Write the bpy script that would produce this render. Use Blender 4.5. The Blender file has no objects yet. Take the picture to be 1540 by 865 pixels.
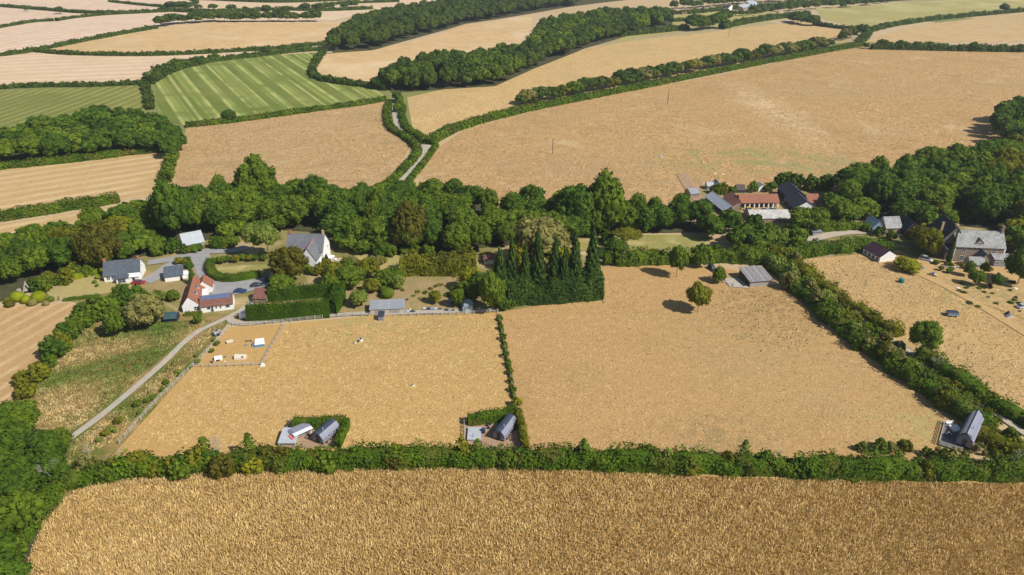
import bpy, math, random
import numpy as np
from mathutils import Vector
from mathutils.geometry import delaunay_2d_cdt
random.seed(7); RS = np.random.RandomState(7)
S = bpy.context.scene; C = S.collection
R = math.radians
# ------------------------------------------------------------------ camera, sky, sun, exposure
CAMH = 111.0; PITCH = R(27.0); FPX = 1100.0          # metres above the valley floor; downward tilt; focal length in photo pixels
cam = bpy.data.cameras.new('camera'); camo = bpy.data.objects.new('camera', cam); C.objects.link(camo)
camo.location = (0, 0, CAMH); camo.rotation_euler = (math.pi/2 - PITCH, 0, 0)
cam.sensor_width = 36; cam.lens = 36*FPX/1540; cam.clip_start = 1; cam.clip_end = 30000
S.camera = camo
SUN_EL = R(44); SUN_V = Vector((0.86*math.cos(SUN_EL), -0.51*math.cos(SUN_EL), math.sin(SUN_EL))).normalized()
w = bpy.data.worlds.new('World'); S.world = w; w.use_nodes = True
sky = w.node_tree.nodes.new('ShaderNodeTexSky'); sky.sky_type = 'NISHITA'; sky.sun_disc = False
sky.sun_elevation = SUN_EL; sky.sun_rotation = math.atan2(SUN_V.x, SUN_V.y)
bg = w.node_tree.nodes['Background']; bg.inputs[1].default_value = 0.08
w.node_tree.links.new(sky.outputs[0], bg.inputs[0])
sl = bpy.data.lights.new('sun', 'SUN'); sl.energy = 5.0; sl.angle = R(0.5); sl.color = (1.0, 0.955, 0.88)
so = bpy.data.objects.new('sun', sl); C.objects.link(so)
so.rotation_euler = SUN_V.to_track_quat('Z', 'Y').to_euler()
S.view_settings.view_transform = 'Standard'; S.view_settings.look = 'None'
S.view_settings.exposure = 0.08; S.view_settings.gamma = 1
S.cycles.max_bounces = 4; S.cycles.diffuse_bounces = 2; S.cycles.transparent_max_bounces = 4; S.cycles.volume_bounces = 0

# ------------------------------------------------------------------ terrain
def sstep(a, b, v):
    t = np.clip((v-a)/(b-a), 0, 1); return t*t*(3-2*t)
def H(x, y):
    x = np.asarray(x, float); y = np.asarray(y, float)
    k = sstep(330, 620, y)*(1-sstep(1500, 2200, y))
    return k*(3.2*np.sin(x/170+0.8)*np.sin(y/210+0.4) + 2.0*np.sin(x/97+y/160) + 1.5*np.sin(y/120+2))
def h(x, y): return float(H(x, y))
CP, SP = math.cos(PITCH), math.sin(PITCH)
def at(px, py):
    """ground point (x, y) seen at photo pixel px, py"""
    u = (px-770)/FPX; v = (432.5-py)/FPX
    d = (u, CP+v*SP, -SP+v*CP)
    dz = min(d[2], -0.035)
    t = CAMH/-dz
    for _ in range(6): t = (CAMH-h(d[0]*t, d[1]*t))/-dz
    return (d[0]*t, d[1]*t)
def G(px, py):
    x, y = at(px, py); return Vector((x, y, h(x, y)))
def hgt(px, py, top):
    """height in metres of an upright thing whose foot is at px, py and whose top shows at row top"""
    g = G(px, py); v = (432.5-top)/FPX
    # (y, z-CAMH) on ray row: -(..)
    return (CAMH + g.y*(-SP+v*CP)/(CP+v*SP)) - g.z
def scale_at(px, py):
    g = G(px, py); return FPX/(g.y*CP + (CAMH-g.z)*SP)     # photo pixels per metre

# ------------------------------------------------------------------ object helpers
def tag(o, label=None, cat=None, group=None, kind=None):
    if label: o['label'] = label
    if cat: o['category'] = cat
    if group: o['group'] = group
    if kind: o['kind'] = kind
    return o
def empty(name, loc=(0, 0, 0), rz=0, label=None, cat=None, group=None):
    o = bpy.data.objects.new(name, None); C.objects.link(o); o.location = loc; o.rotation_euler = (0, 0, rz)
    o.empty_display_size = 0.3
    return tag(o, label, cat, group)
def link(name, me, parent=None, loc=None, rz=None):
    o = bpy.data.objects.new(name, me); C.objects.link(o)
    if parent: o.parent = parent
    if loc is not None: o.location = loc
    if rz is not None: o.rotation_euler = (0, 0, rz)
    return o
class MB:
    def __init__(s): s.v = []; s.f = []
    def poly(s, pts, faces):
        n = len(s.v); s.v += [tuple(p) for p in pts]; s.f += [tuple(i+n for i in f) for f in faces]; return s
    def box(s, x0, y0, z0, x1, y1, z1, rz=0, c=None):
        p = [(x, y, z) for z in (z0, z1) for x, y in ((x0, y0), (x1, y0), (x1, y1), (x0, y1))]
        if rz:
            cx, cy = c or ((x0+x1)/2, (y0+y1)/2); a, b = math.cos(rz), math.sin(rz)
            p = [(cx+(x-cx)*a-(y-cy)*b, cy+(x-cx)*b+(y-cy)*a, z) for x, y, z in p]
        return s.poly(p, [(3, 2, 1, 0), (4, 5, 6, 7), (0, 1, 5, 4), (1, 2, 6, 5), (2, 3, 7, 6), (3, 0, 4, 7)])
    def bar(s, a, b, r0, r1=None, n=5):
        a = Vector(a); b = Vector(b); r1 = r0 if r1 is None else r1
        d = (b-a).normalized(); u = d.orthogonal().normalized(); w_ = d.cross(u)
        p = [a+(u*math.cos(t)+w_*math.sin(t))*r0 for t in [2*math.pi*i/n for i in range(n)]] + \
            [b+(u*math.cos(t)+w_*math.sin(t))*r1 for t in [2*math.pi*i/n for i in range(n)]]
        return s.poly(p, [(i, (i+1) % n, n+(i+1) % n, n+i) for i in range(n)]+[tuple(range(n))[::-1], tuple(range(n, 2*n))])
    def prism(s, prof, y0, y1):
        """profile of (x, z) pushed along y"""
        n = len(prof); p = [(x, y0, z) for x, z in prof]+[(x, y1, z) for x, z in prof]
        return s.poly(p, [tuple(range(n)), tuple(range(n, 2*n))[::-1]]+[(i, n+i, n+(i+1) % n, (i+1) % n) for i in range(n)])
    def prismx(s, prof, x0, x1):
        n = len(prof); p = [(x0, y, z) for y, z in prof]+[(x1, y, z) for y, z in prof]
        return s.poly(p, [tuple(range(n))[::-1], tuple(range(n, 2*n))]+[(i, (i+1) % n, n+(i+1) % n, n+i) for i in range(n)])
    def mesh(s, name, mat):
        me = bpy.data.meshes.new(name); me.from_pydata(s.v, [], s.f); me.update(); me.materials.append(mat)
        uv = me.uv_layers.new(name='UVMap'); Z = Vector((0, 0, 1))
        for f in me.polygons:                                # metres along and up each face, so courses run level
            n = f.normal; u = Z.cross(n) if abs(n.z) < .98 else Vector((1, 0, 0)); u = u.normalized() if u.length > 1e-6 else Vector((1, 0, 0)); v = n.cross(u)
            for li in f.loop_indices: co = me.vertices[me.loops[li].vertex_index].co; uv.data[li].uv = (co.dot(u), co.dot(v))
        return me
    def build(s, name, mat, parent=None, loc=None, rz=None):
        import bmesh
        me = s.mesh(name, mat); b = bmesh.new(); b.from_mesh(me); bmesh.ops.recalc_face_normals(b, faces=b.faces); b.to_mesh(me); b.free()
        return link(name, me, parent, loc, rz)
def np_mesh(name, V, F, mat, att=None, smooth=False):
    """V (n,3), F list of int arrays (m,k); att per-face float named tone"""
    me = bpy.data.meshes.new(name); me.vertices.add(len(V)); me.vertices.foreach_set('co', np.asarray(V, np.float32).ravel())
    loops = np.concatenate([f.ravel() for f in F]); sizes = np.concatenate([np.full(len(f), f.shape[1]) for f in F])
    me.loops.add(len(loops)); me.loops.foreach_set('vertex_index', loops.astype(np.int32))
    me.polygons.add(len(sizes)); st = np.concatenate([[0], np.cumsum(sizes)[:-1]])
    me.polygons.foreach_set('loop_start', st.astype(np.int32)); me.polygons.foreach_set('loop_total', sizes.astype(np.int32))
    if smooth: me.polygons.foreach_set('use_smooth', np.ones(len(sizes), bool))
    if att is not None:
        a = me.attributes.new('tone', 'FLOAT', 'FACE'); a.data.foreach_set('value', np.asarray(att, np.float32))
    me.update(calc_edges=True); me.materials.append(mat); return me

# ------------------------------------------------------------------ materials
class NT:
    def __init__(s, name):
        s.m = bpy.data.materials.new(name); s.m.use_nodes = True; s.t = s.m.node_tree; s.n = s.t.nodes
        s.b = s.n['Principled BSDF']; s.b.inputs['Roughness'].default_value = 0.9; s.b.inputs['Specular IOR Level'].default_value = 0.15
        s.co = None
    def l(s, a, b): s.t.links.new(a, b)
    def coord(s, rz=0, sc=(1, 1, 1)):
        g = s.n.new('ShaderNodeTexCoord'); mp = s.n.new('ShaderNodeMapping'); mp.vector_type = 'TEXTURE' if False else 'POINT'
        mp.inputs['Rotation'].default_value = (0, 0, rz); mp.inputs['Scale'].default_value = sc
        s.l(g.outputs['Object'], mp.inputs[0]); return mp.outputs[0]
    def noise(s, co, sc, det=3, dist=0, rough=.55):
        n = s.n.new('ShaderNodeTexNoise'); n.inputs['Scale'].default_value = sc; n.inputs['Detail'].default_value = det
        n.inputs['Distortion'].default_value = dist; n.inputs['Roughness'].default_value = rough
        s.l(co, n.inputs['Vector']); return n.outputs[0]
    def wave(s, co, sc, dist=1.0, det=2, dsc=1.0):
        n = s.n.new('ShaderNodeTexWave'); n.wave_type = 'BANDS'; n.bands_direction = 'X'
        n.inputs['Scale'].default_value = sc; n.inputs['Distortion'].default_value = dist; n.inputs['Detail'].default_value = det
        n.inputs['Detail Scale'].default_value = dsc; s.l(co, n.inputs[0]); return n.outputs['Fac']
    def ramp(s, f, stops):
        r = s.n.new('ShaderNodeValToRGB'); e = r.color_ramp.elements
        while len(e) < len(stops): e.new(0.5)
        for i, (p, c) in enumerate(stops):
            e[i].position = p; e[i].color = tuple(c)+(1,) if len(c) == 3 else c
        s.l(f, r.inputs[0]); return r.outputs[0]
    def bw(s, f, a, b): return s.ramp(f, [(a, (0, 0, 0)), (b, (1, 1, 1))])
    def mix(s, f, a, b, mode='MIX'):
        m = s.n.new('ShaderNodeMix'); m.data_type = 'RGBA'; m.blend_type = mode
        for i, v in ((0, f), (6, a), (7, b)):
            if hasattr(v, 'links'): s.l(v, m.inputs[i])
            elif i == 0: m.inputs[0].default_value = v
            else: m.inputs[i].default_value = tuple(v)+(1,)
        return m.outputs[2]
    def mul(s, a, k):
        m = s.n.new('ShaderNodeMath'); m.operation = 'MULTIPLY'; s.l(a, m.inputs[0])
        if hasattr(k, 'links'): s.l(k, m.inputs[1])
        else: m.inputs[1].default_value = k
        return m.outputs[0]
    def bump(s, f, d, st=.6):
        b = s.n.new('ShaderNodeBump'); b.inputs['Distance'].default_value = d; b.inputs['Strength'].default_value = st
        s.l(f, b.inputs['Height']); s.l(b.outputs[0], s.b.inputs['Normal'])
    def out(s, c): 
        if hasattr(c, 'links'): s.l(c, s.b.inputs['Base Color'])
        else: s.b.inputs['Base Color'].default_value = tuple(c)+(1,)
        return s.m
def gdir(p, q):
    a = at(*p); b = at(*q); return math.atan2(b[1]-a[1], b[0]-a[0])
def field_mat(name, A, B, D=None, sc=0.5, dist=2.0, st=None, patch=None, bumpd=0.25, contrast=(.3, .7), wob=1.2, fine=True, spots=(), k_=.895):
    """A, B light and dark straw; D colour of darker drifts; st = list of (ground angle, spacing m, colour, amount)"""
    k = NT(name); co = k.coord(); A = (A[0]*k_*1.05, A[1]*k_*1.0, A[2]*k_*.93); B = (B[0]*k_*1.02, B[1]*k_*.97, B[2]*k_*.86)
    n1 = k.noise(co, sc, 4, dist, .6); c = k.mix(k.bw(n1, *contrast), B, A)
    if fine:
        n3 = k.noise(co, sc*3.1, 2, 1.0); c = k.mix(k.mul(k.bw(n3, .55, .75), .45), c, tuple(x*1.35 for x in A))
        n4 = k.noise(co, sc*2.3, 3, 1.5); c = k.mix(k.mul(k.bw(n4, .56, .72), .55), c, tuple(x*.55 for x in B))
    n2 = k.noise(co, 0.018, 4, .6); c = k.mix(k.mul(k.bw(n2, .35, .7), .45), c, tuple(x*.82 for x in A))
    n5 = k.noise(co, 0.05, 4, 1.2); c = k.mix(k.mul(k.bw(n5, .5, .72), .35), c, D or tuple(x*.8 for x in B))
    if patch:
        for (psc, lo, hi, col, amt) in patch:
            n6 = k.noise(co, psc, 4, .8); c = k.mix(k.mul(k.bw(n6, lo, hi), amt), c, col)
    for (px, py, rx, ry, col, amt) in spots:             # worn or greener places, broken up by noise
        gx, gy = at(px, py); mp = k.n.new('ShaderNodeMapping'); mp.inputs['Location'].default_value = (-gx/rx, -gy/ry, 0); mp.inputs['Scale'].default_value = (1/rx, 1/ry, 0); k.l(co, mp.inputs[0])
        ln = k.n.new('ShaderNodeVectorMath'); ln.operation = 'LENGTH'; k.l(mp.outputs[0], ln.inputs[0])
        c = k.mix(k.mul(k.mul(k.ramp(ln.outputs['Value'], [(.2, (1, 1, 1)), (1, (0, 0, 0))]), k.bw(k.noise(co, .09 if rx > 30 else .25, 4, 1), .42, .6)), amt), c, col)
    for (ang, sp, col, amt, lo, hi) in st or []:
        cr = k.coord(rz=-(ang+math.pi/2)); wv = k.wave(cr, 1/sp*0.314159*1.0, wob, 2, .12)
        c = k.mix(k.mul(k.mul(k.bw(wv, lo, hi), amt), k.bw(k.noise(co, .03, 3, 1), .3, .55)), c, col)
    k.bump(n1, bumpd, .8)
    return k.out(c)
def plain(name, c, rough=.8, var=.15, sc=1.5, spec=.2, metal=0, bumpd=0):
    k = NT(name); k.b.inputs['Roughness'].default_value = rough; k.b.inputs['Specular IOR Level'].default_value = spec
    k.b.inputs['Metallic'].default_value = metal
    co = k.coord(); n = k.noise(co, sc, 5, .3, .65)
    o = k.mix(k.bw(n, .3, .7), tuple(x*(1-var) for x in c), tuple(min(1, x*(1+var)) for x in c))
    n2 = k.noise(co, sc*.25, 3); o = k.mix(k.mul(k.bw(n2, .5, .7), var), o, tuple(x*.6 for x in c))
    if bumpd: k.bump(n, bumpd)
    return k.out(o)
def courses(name, c, sp=.28, axis_z=True, var=.2, stain=None, rough=.7):
    """slates or tiles: rows across the slope and staggered joints, with weathering"""
    k = NT(name); k.b.inputs['Roughness'].default_value = rough
    g = k.n.new('ShaderNodeTexCoord'); br = k.n.new('ShaderNodeTexBrick'); mp = k.n.new('ShaderNodeMapping')
    k.l(g.outputs['UV'], mp.inputs[0]); k.l(mp.outputs[0], br.inputs['Vector'])
    br.inputs['Scale'].default_value = 1/sp*.5; br.inputs['Mortar Size'].default_value = .035; br.inputs['Brick Width'].default_value = .6; br.inputs['Row Height'].default_value = .5
    br.inputs['Color1'].default_value = tuple(x*(1-var) for x in c)+(1,); br.inputs['Color2'].default_value = tuple(min(1, x*(1+var)) for x in c)+(1,)
    br.inputs['Mortar'].default_value = tuple(x*.45 for x in c)+(1,)
    co = k.coord(); n = k.noise(co, .55, 6, 1.6, .72)
    o = k.mix(k.mul(k.bw(n, .46, .6), .62), br.outputs['Color'], stain or tuple(x*.6 for x in c))
    k.bump(br.outputs['Fac'], .03, .5)
    return k.out(o)
def leaf_mat(name, A, B, Cc, trans=.34, pc=None):
    A = (A[0]*1.2, A[1]*1.18, A[2]); B = (B[0]*1.46, B[1]*1.27, B[2]*.9); Cc = (Cc[0]*1.25, Cc[1]*1.22, Cc[2])
    k = NT(name); k.b.inputs['Roughness'].default_value = .75; k.b.inputs['Specular IOR Level'].default_value = .12
    a = k.n.new('ShaderNodeAttribute'); a.attribute_name = 'tone'
    oi = k.n.new('ShaderNodeObjectInfo')
    c = k.mix(a.outputs['Fac'], A, B)
    c = k.mix(k.mul(oi.outputs['Random'], .55), c, Cc)
    gm = k.n.new('ShaderNodeNewGeometry'); n = k.noise(gm.outputs['Position'], .22, 3)
    c = k.mix(k.mul(k.bw(n, .45, .7), .4), c, tuple(x*.6 for x in A))
    if pc: c = k.mix(k.mul(k.bw(k.noise(gm.outputs['Position'], .13, 4, 1), .52, .62), .6), c, pc)
    k.out(c)
    tr = k.n.new('ShaderNodeBsdfTranslucent'); k.l(c, tr.inputs[0]); ms = k.n.new('ShaderNodeMixShader'); ms.inputs[0].default_value = trans
    k.l(k.b.outputs[0], ms.inputs[1]); k.l(tr.outputs[0], ms.inputs[2]); k.l(ms.outputs[0], k.n['Material Output'].inputs[0])
    return k.m
LEAF = {
 'dark': leaf_mat('leaf_dark_green', (.028, .066, .008), (.108, .195, .022), (.055, .11, .014)),
 'mid': leaf_mat('leaf_mid_green', (.042, .088, .008), (.155, .24, .026), (.12, .17, .018)),
 'light': leaf_mat('leaf_pale_green', (.08, .13, .025), (.23, .30, .07), (.16, .21, .05)),
 'olive': leaf_mat('leaf_olive', (.065, .082, .008), (.22, .235, .022), (.16, .17, .018)),
 'yellow': leaf_mat('leaf_yellow_green', (.11, .14, .010), (.34, .35, .025), (.25, .25, .02)),
 'brown': leaf_mat('leaf_bronze', (.045, .05, .008), (.145, .145, .018), (.10, .10, .016)),
 'conifer': leaf_mat('needles_dark', (.015, .038, .008), (.062, .115, .020), (.03, .07, .014), .12),
 'far': leaf_mat('leaf_far', (.032, .066, .013), (.10, .165, .03), (.07, .11, .022)),
 'grey': leaf_mat('leaf_grey_green', (.12, .13, .045), (.29, .29, .12), (.22, .21, .07)),
 'hedge': leaf_mat('leaf_hedge', (.028, .07, .006), (.135, .225, .020), (.08, .145, .010), pc=(.17, .15, .03)),
 'clip': leaf_mat('leaf_clipped', (.022, .062, .005), (.075, .155, .012), (.05, .10, .008)),
 'lime': leaf_mat('leaf_lime', (.13, .19, .008), (.32, .38, .018), (.26, .32, .015)),
}
BARK = plain('bark', (.13, .10, .07), sc=3); DEAD = plain('dead_wood', (.42, .37, .31), sc=3)
M = {
 'white': plain('white_render', (.78, .77, .74), .85, .05, .6), 'slate': courses('blue_slate', (.115, .135, .165)),
 'slate_dark': courses('dark_slate', (.055, .06, .078)), 'slate_pale': courses('pale_mottled_slate', (.40, .40, .39), .32, stain=(.13, .135, .14)),
 'mottled': courses('mottled_pale_roof', (.60, .58, .53), .6, stain=(.26, .27, .26)), 'slate_mid': courses('grey_slate', (.19, .20, .22)),
 'terra': courses('terracotta_tile', (.36, .145, .09), .3, stain=(.22, .11, .075)), 'brown_tile': courses('brown_tile', (.24, .11, .085), .3),
 'purple': courses('purple_slate', (.075, .04, .06), .3), 'stone': courses('house_stone', (.38, .28, .21), .35, stain=(.20, .15, .12)),
 'shade_stone': courses('shaded_stone', (.20, .18, .17), .35), 'metal': courses('corrugated_grey', (.30, .32, .35), .5, stain=(.22, .2, .19), rough=.5),  # shade_stone: house stone darkened, the shade on the side wing painted into its colour
 'pale_metal': plain('pale_metal_sheet', (.42, .45, .48), .5, .1, .8, .4), 'rust': courses('weathered_sheet', (.26, .235, .22), .5, stain=(.33, .26, .17)),
 'blue_metal': plain('blue_grey_sheet', (.23, .30, .37), .5, .1, .8, .4), 'black_wood': plain('black_boarding', (.035, .038, .045), .6, .2),
 'grey_wood': plain('weathered_timber', (.34, .32, .30), .8, .2, 3), 'pale_wood': plain('pale_timber', (.50, .44, .35), .8, .15, 3), 'dark_wood': plain('dark_timber', (.09, .08, .075), .8, .2, 3),
 'fence': plain('silver_fence_timber', (.46, .43, .38), .85, .2, 2), 'brick': plain('chimney_brick', (.42, .17, .09), .9, .2, 4), 'buff': plain('buff_chimney', (.50, .38, .24), .9, .15, 4),
 'glass': plain('window_glass', (.045, .055, .07), .12, .2, 1, .6), 'green_glass': plain('dark_green_glass', (.05, .09, .10), .15, .3, 1.5, .6),
 'sheet': plain('shed_roof_felt', (.27, .28, .31), .8, .12, 1), 'solar': plain('solar_cell', (.10, .15, .27), .18, .15, 2, .6), 'black': plain('black_rubber', (.02, .02, .02), .7, .1),
 'red_paint': plain('red_car_paint', (.30, .012, .03), .25, .05, 1, .6), 'blue_paint': plain('blue_car_paint', (.012, .05, .17), .25, .05, 1, .6),
 'navy_paint': plain('navy_car_paint', (.025, .04, .06), .25, .05, 1, .6), 'silver_paint': plain('silver_car_paint', (.42, .44, .46), .3, .05, 1, .6),
 'cream': plain('cream_plastic', (.66, .58, .46), .6, .08), 'teal': plain('teal_plastic', (.02, .16, .17), .5, .1), 'blue_tarp': plain('blue_tarpaulin', (.12, .27, .42), .5, .15),
 'tan_sheet': plain('hut_curved_sheet', (.05, .065, .095), .55, .15, .8, .25), 'lilac_sheet': plain('hut_pale_sheet', (.24, .245, .31), .5, .1, .8, .4),
 'pink': plain('faded_red_canvas', (.62, .16, .15), .8, .1), 'deck': plain('deck_board', (.19, .18, .175), .8, .15, 3), 'orange': plain('orange_boards', (.45, .19, .07), .8, .1), 'yellow_paint': plain('yellow_paint', (.6, .42, .03), .5, .1),
 'grey_stone': plain('grey_boulder', (.38, .35, .31), .9, .2, 3, bumpd=.05), 'soil': plain('bare_earth', (.36, .24, .15), .95, .2, .8, bumpd=.1),
 'tarmac': plain('tarmac', (.30, .29, .285), .9, .12, .5), 'concrete': plain('concrete_track', (.42, .37, .30), .9, .14, .7), 'gravel': plain('gravel', (.44, .37, .29), .95, .2, 2, bumpd=.05),
}
STRAW = (.50, .335, .145)
# ------------------------------------------------------------------ ground and fields
def ground():
    k = NT('open_country'); co = k.coord()
    v = k.n.new('ShaderNodeTexVoronoi'); v.inputs['Scale'].default_value = 1/260; k.l(co, v.inputs['Vector'])
    sp = k.n.new('ShaderNodeSeparateColor'); k.l(v.outputs['Color'], sp.inputs[0])
    c = k.ramp(sp.outputs[0], [(0, (.52, .42, .28)), (.45, (.50, .36, .2)), (.7, (.46, .36, .2)), (.82, (.18, .21, .06))])
    n = k.noise(co, .35, 4, 2); c = k.mix(k.mul(k.bw(n, .35, .7), .35), c, (.34, .23, .11))
    m = k.out(c)
    xs = np.unique(np.concatenate([[-9000, -6500, -4500, -3000, -2200, -1800], np.arange(-1500, 1501, 20), [1800, 2200, 3000, 4500, 6500, 9000]]))
    ys = np.unique(np.concatenate([[-3000, -1500, -600, -200], np.arange(-60, 2301, 20), [2800, 3600, 5000, 7000, 9500, 12000]]))
    X, Y = np.meshgrid(xs, ys); V = np.stack([X.ravel(), Y.ravel(), H(X, Y).ravel()], 1)
    nx = len(xs); i, j = np.meshgrid(np.arange(nx-1), np.arange(len(ys)-1)); a = (j*nx+i).ravel()
    F = np.stack([a, a+1, a+nx+1, a+nx], 1)
    tag(link('ground', np_mesh('ground', V, [F], m, smooth=True)), kind='structure')
ground()
def inside(poly, x, y):
    r = False; n = len(poly)
    for i in range(n):
        x0, y0 = poly[i]; x1, y1 = poly[i-1]
        if (y0 > y) != (y1 > y) and x < (x1-x0)*(y-y0)/(y1-y0)+x0: r = not r
    return r
def inside_np(poly, X, Y):
    r = np.zeros(X.shape, bool); n = len(poly)
    for i in range(n):
        x0, y0 = poly[i]; x1, y1 = poly[i-1]
        if y0 == y1: continue
        r ^= ((y0 > Y) != (y1 > Y)) & (X < (x1-x0)*(Y-y0)/(y1-y0)+x0)
    return r
def drape(name, pts, mat, off=.12, world=False, kind='structure', parent=None):
    P = [Vector(p) if world else Vector(at(*p)) for p in pts]
    B = []
    for i, p in enumerate(P):
        q = P[(i+1) % len(P)]; n = max(1, int((q-p).length/14))
        B += [p.lerp(q, t/n) for t in range(n)]
    xs = [p.x for p in B]; ys = [p.y for p in B]
    st = max(14, (max(xs)-min(xs))/70, (max(ys)-min(ys))/70) if max(ys) > 330 else 60
    bt = [(p.x, p.y) for p in B]; pts2 = list(B)
    gx = np.arange(min(xs)+st/2, max(xs), st); gy = np.arange(min(ys)+st/2, max(ys), st)
    if len(gx) and len(gy):
        X, Y = np.meshgrid(gx, gy); X = X.ravel(); Y = Y.ravel(); k = inside_np(bt, X, Y)
        pts2 += [Vector((a, b)) for a, b in zip(X[k], Y[k])]
    n = len(B); r = delaunay_2d_cdt(pts2, [(i, (i+1) % n) for i in range(n)], [list(range(n))], 1, 1e-4)
    V = [(v.x, v.y, h(v.x, v.y)+off) for v in r[0]]
    me = bpy.data.meshes.new(name); me.from_pydata(V, [], [f if (r[0][f[1]]-r[0][f[0]]).cross(r[0][f[2]]-r[0][f[0]]) > 0 else f[::-1] for f in r[2]])
    for p in me.polygons: p.use_smooth = True
    me.materials.append(mat); o = link(name, me, parent); return tag(o, kind=kind)
# colours (real albedos, straw about 0.3 to 0.5)
FM = {}
FM['near'] = field_mat('ripe_wheat', (.66, .46, .19), (.52, .35, .13), sc=1.0, dist=2.5, contrast=(.32, .66), bumpd=.4)
FM['midl'] = field_mat('dry_golden_pasture', (.61, .41, .17), (.46, .295, .11), sc=.8, dist=3, contrast=(.3, .7), bumpd=.25, patch=[(.03, .58, .75, (.42, .27, .1), .4)], spots=[(550, 497, 22, 14, (.36, .30, .11), .8), (700, 520, 30, 30, (.46, .31, .12), .7), (600, 485, 30, 10, (.38, .30, .12), .8)])
FM['midr'] = field_mat('dry_tan_pasture', (.585, .385, .175), (.42, .265, .115), sc=.8, dist=3, contrast=(.3, .7), bumpd=.25, patch=[(.035, .56, .72, (.36, .24, .1), .5)], spots=[(1165, 450, 26, 22, (.30, .20, .09), 1), (1090, 500, 30, 25, (.36, .25, .11), .8), (1080, 660, 22, 14, (.28, .20, .09), .8), (1380, 640, 20, 14, (.38, .36, .13), .7), (1220, 560, 40, 30, (.40, .29, .13), .6)])
FM['right'] = field_mat('grazed_dry_pasture', (.60, .415, .20), (.46, .305, .14), sc=.6, dist=2.5, bumpd=.2, patch=[(.06, .58, .7, (.36, .26, .12), .5), (.025, .6, .75, (.58, .42, .2), .5)], spots=[(1480, 445, 30, 22, (.30, .24, .10), .9), (1290, 420, 25, 14, (.34, .24, .12), .7), (1450, 560, 40, 30, (.40, .28, .13), .6)])
FM['leftlow'] = field_mat('stubble_with_tracks', (.55, .375, .19), (.42, .27, .13), sc=.5, bumpd=.12, st=[(gdir((0, 520), (90, 470)), 5, (.62, .46, .26), .5, .55, .9)], wob=4)
FM['f7'] = field_mat('combed_stubble', (.58, .42, .215), (.48, .325, .155), sc=.35, bumpd=.1, st=[(gdir((0, 300), (240, 262)), 9, (.64, .49, .28), .55, .5, .9)])
FM['f8'] = field_mat('swirled_wheat', (.60, .425, .225), (.385, .25, .11), sc=.16, dist=5, contrast=(.38, .6), bumpd=1.2)
FM['green'] = field_mat('mown_green_ley', (.185, .235, .052), (.13, .175, .032), sc=.3, bumpd=.08, wob=1.6,
   st=[(gdir((330, 110), (400, 175)), 15, (.29, .33, .08), .65, .45, .62), (gdir((330, 110), (400, 175)), 6.3, (.10, .15, .03), .45, .7, .95), (gdir((330, 110), (400, 175)), 10.7, (.46, .45, .16), .65, .84, .97)], patch=[(.012, .5, .7, (.25, .24, .07), .5)])
FM['green2'] = field_mat('green_ley', (.22, .235, .06), (.165, .19, .045), sc=.3, bumpd=.08, st=[(gdir((0, 185), (130, 140)), 8, (.34, .33, .12), .6, .6, .95)], patch=[(.012, .5, .7, (.27, .26, .07), .5)])
FM['pale'] = field_mat('pale_stubble', (.70, .545, .385), (.62, .455, .30), sc=.12, bumpd=.15, fine=False, st=[(gdir((0, 120), (200, 112)), 14, (.76, .62, .46), .4, .4, .9)])
FM['pale2'] = field_mat('pale_pinkish_stubble', (.72, .56, .43), (.64, .475, .34), sc=.10, bumpd=.15, fine=False, st=[(gdir((0, 70), (230, 35)), 17, (.78, .65, .51), .5, .4, .9)])
FM['gold_far'] = field_mat('distant_barley', (.68, .50, .28), (.54, .375, .19), sc=.07, bumpd=.2, fine=False, patch=[(.01, .5, .65, (.66, .50, .31), .6)])
FM['big'] = field_mat('brown_dry_pasture', (.585, .395, .195), (.40, .255, .11), sc=.13, dist=4.5, contrast=(.36, .62), bumpd=1.2, patch=[(.018, .55, .7, (.36, .26, .12), .45), (.03, .6, .7, (.60, .45, .26), .5)], spots=[(1120, 238, 70, 34, (.30, .27, .10), .9), (1260, 250, 60, 26, (.33, .28, .12), .8), (1010, 275, 40, 25, (.40, .27, .13), .8), (860, 255, 70, 25, (.40, .27, .14), .8), (1250, 135, 130, 40, (.40, .28, .14), .6), (1160, 165, 20, 120, (.68, .50, .29), .7)])
FM['strip'] = field_mat('golden_strip', (.66, .485, .24), (.49, .335, .15), sc=.12, dist=3.5, bumpd=.8, patch=[(.02, .5, .7, (.44, .31, .15), .5)])
FM['ygreen'] = field_mat('yellow_green_pasture', (.44, .40, .16), (.36, .32, .12), sc=.15, bumpd=.1, fine=False, patch=[(.012, .5, .7, (.52, .46, .22), .6)])
FM['lawn'] = field_mat('dry_lawn', (.36, .33, .12), (.26, .26, .08), sc=.5, bumpd=.05, patch=[(.08, .5, .65, (.50, .40, .18), .7)])
FM['lawn2'] = field_mat('parched_lawn', (.47, .39, .18), (.36, .32, .13), sc=.5, bumpd=.05, patch=[(.08, .55, .65, (.26, .27, .08), .7)])
FM['bank'] = field_mat('rough_bank', (.38, .26, .11), (.17, .17, .05), sc=.35, dist=2, bumpd=.5, patch=[(.06, .47, .6, (.10, .14, .025), .85), (.11, .52, .66, (.42, .26, .11), .7)])
FM['garden'] = field_mat('garden_earth', (.42, .31, .17), (.29, .23, .10), sc=.6, bumpd=.1, patch=[(.1, .5, .6, (.20, .20, .06), .6)])
FM['verge'] = field_mat('green_verge', (.10, .15, .03), (.065, .10, .02), sc=.6, bumpd=.3)
FM['wood_floor'] = plain('woodland_floor', (.07, .07, .03), .95, .3, .5, bumpd=.2)

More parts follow.
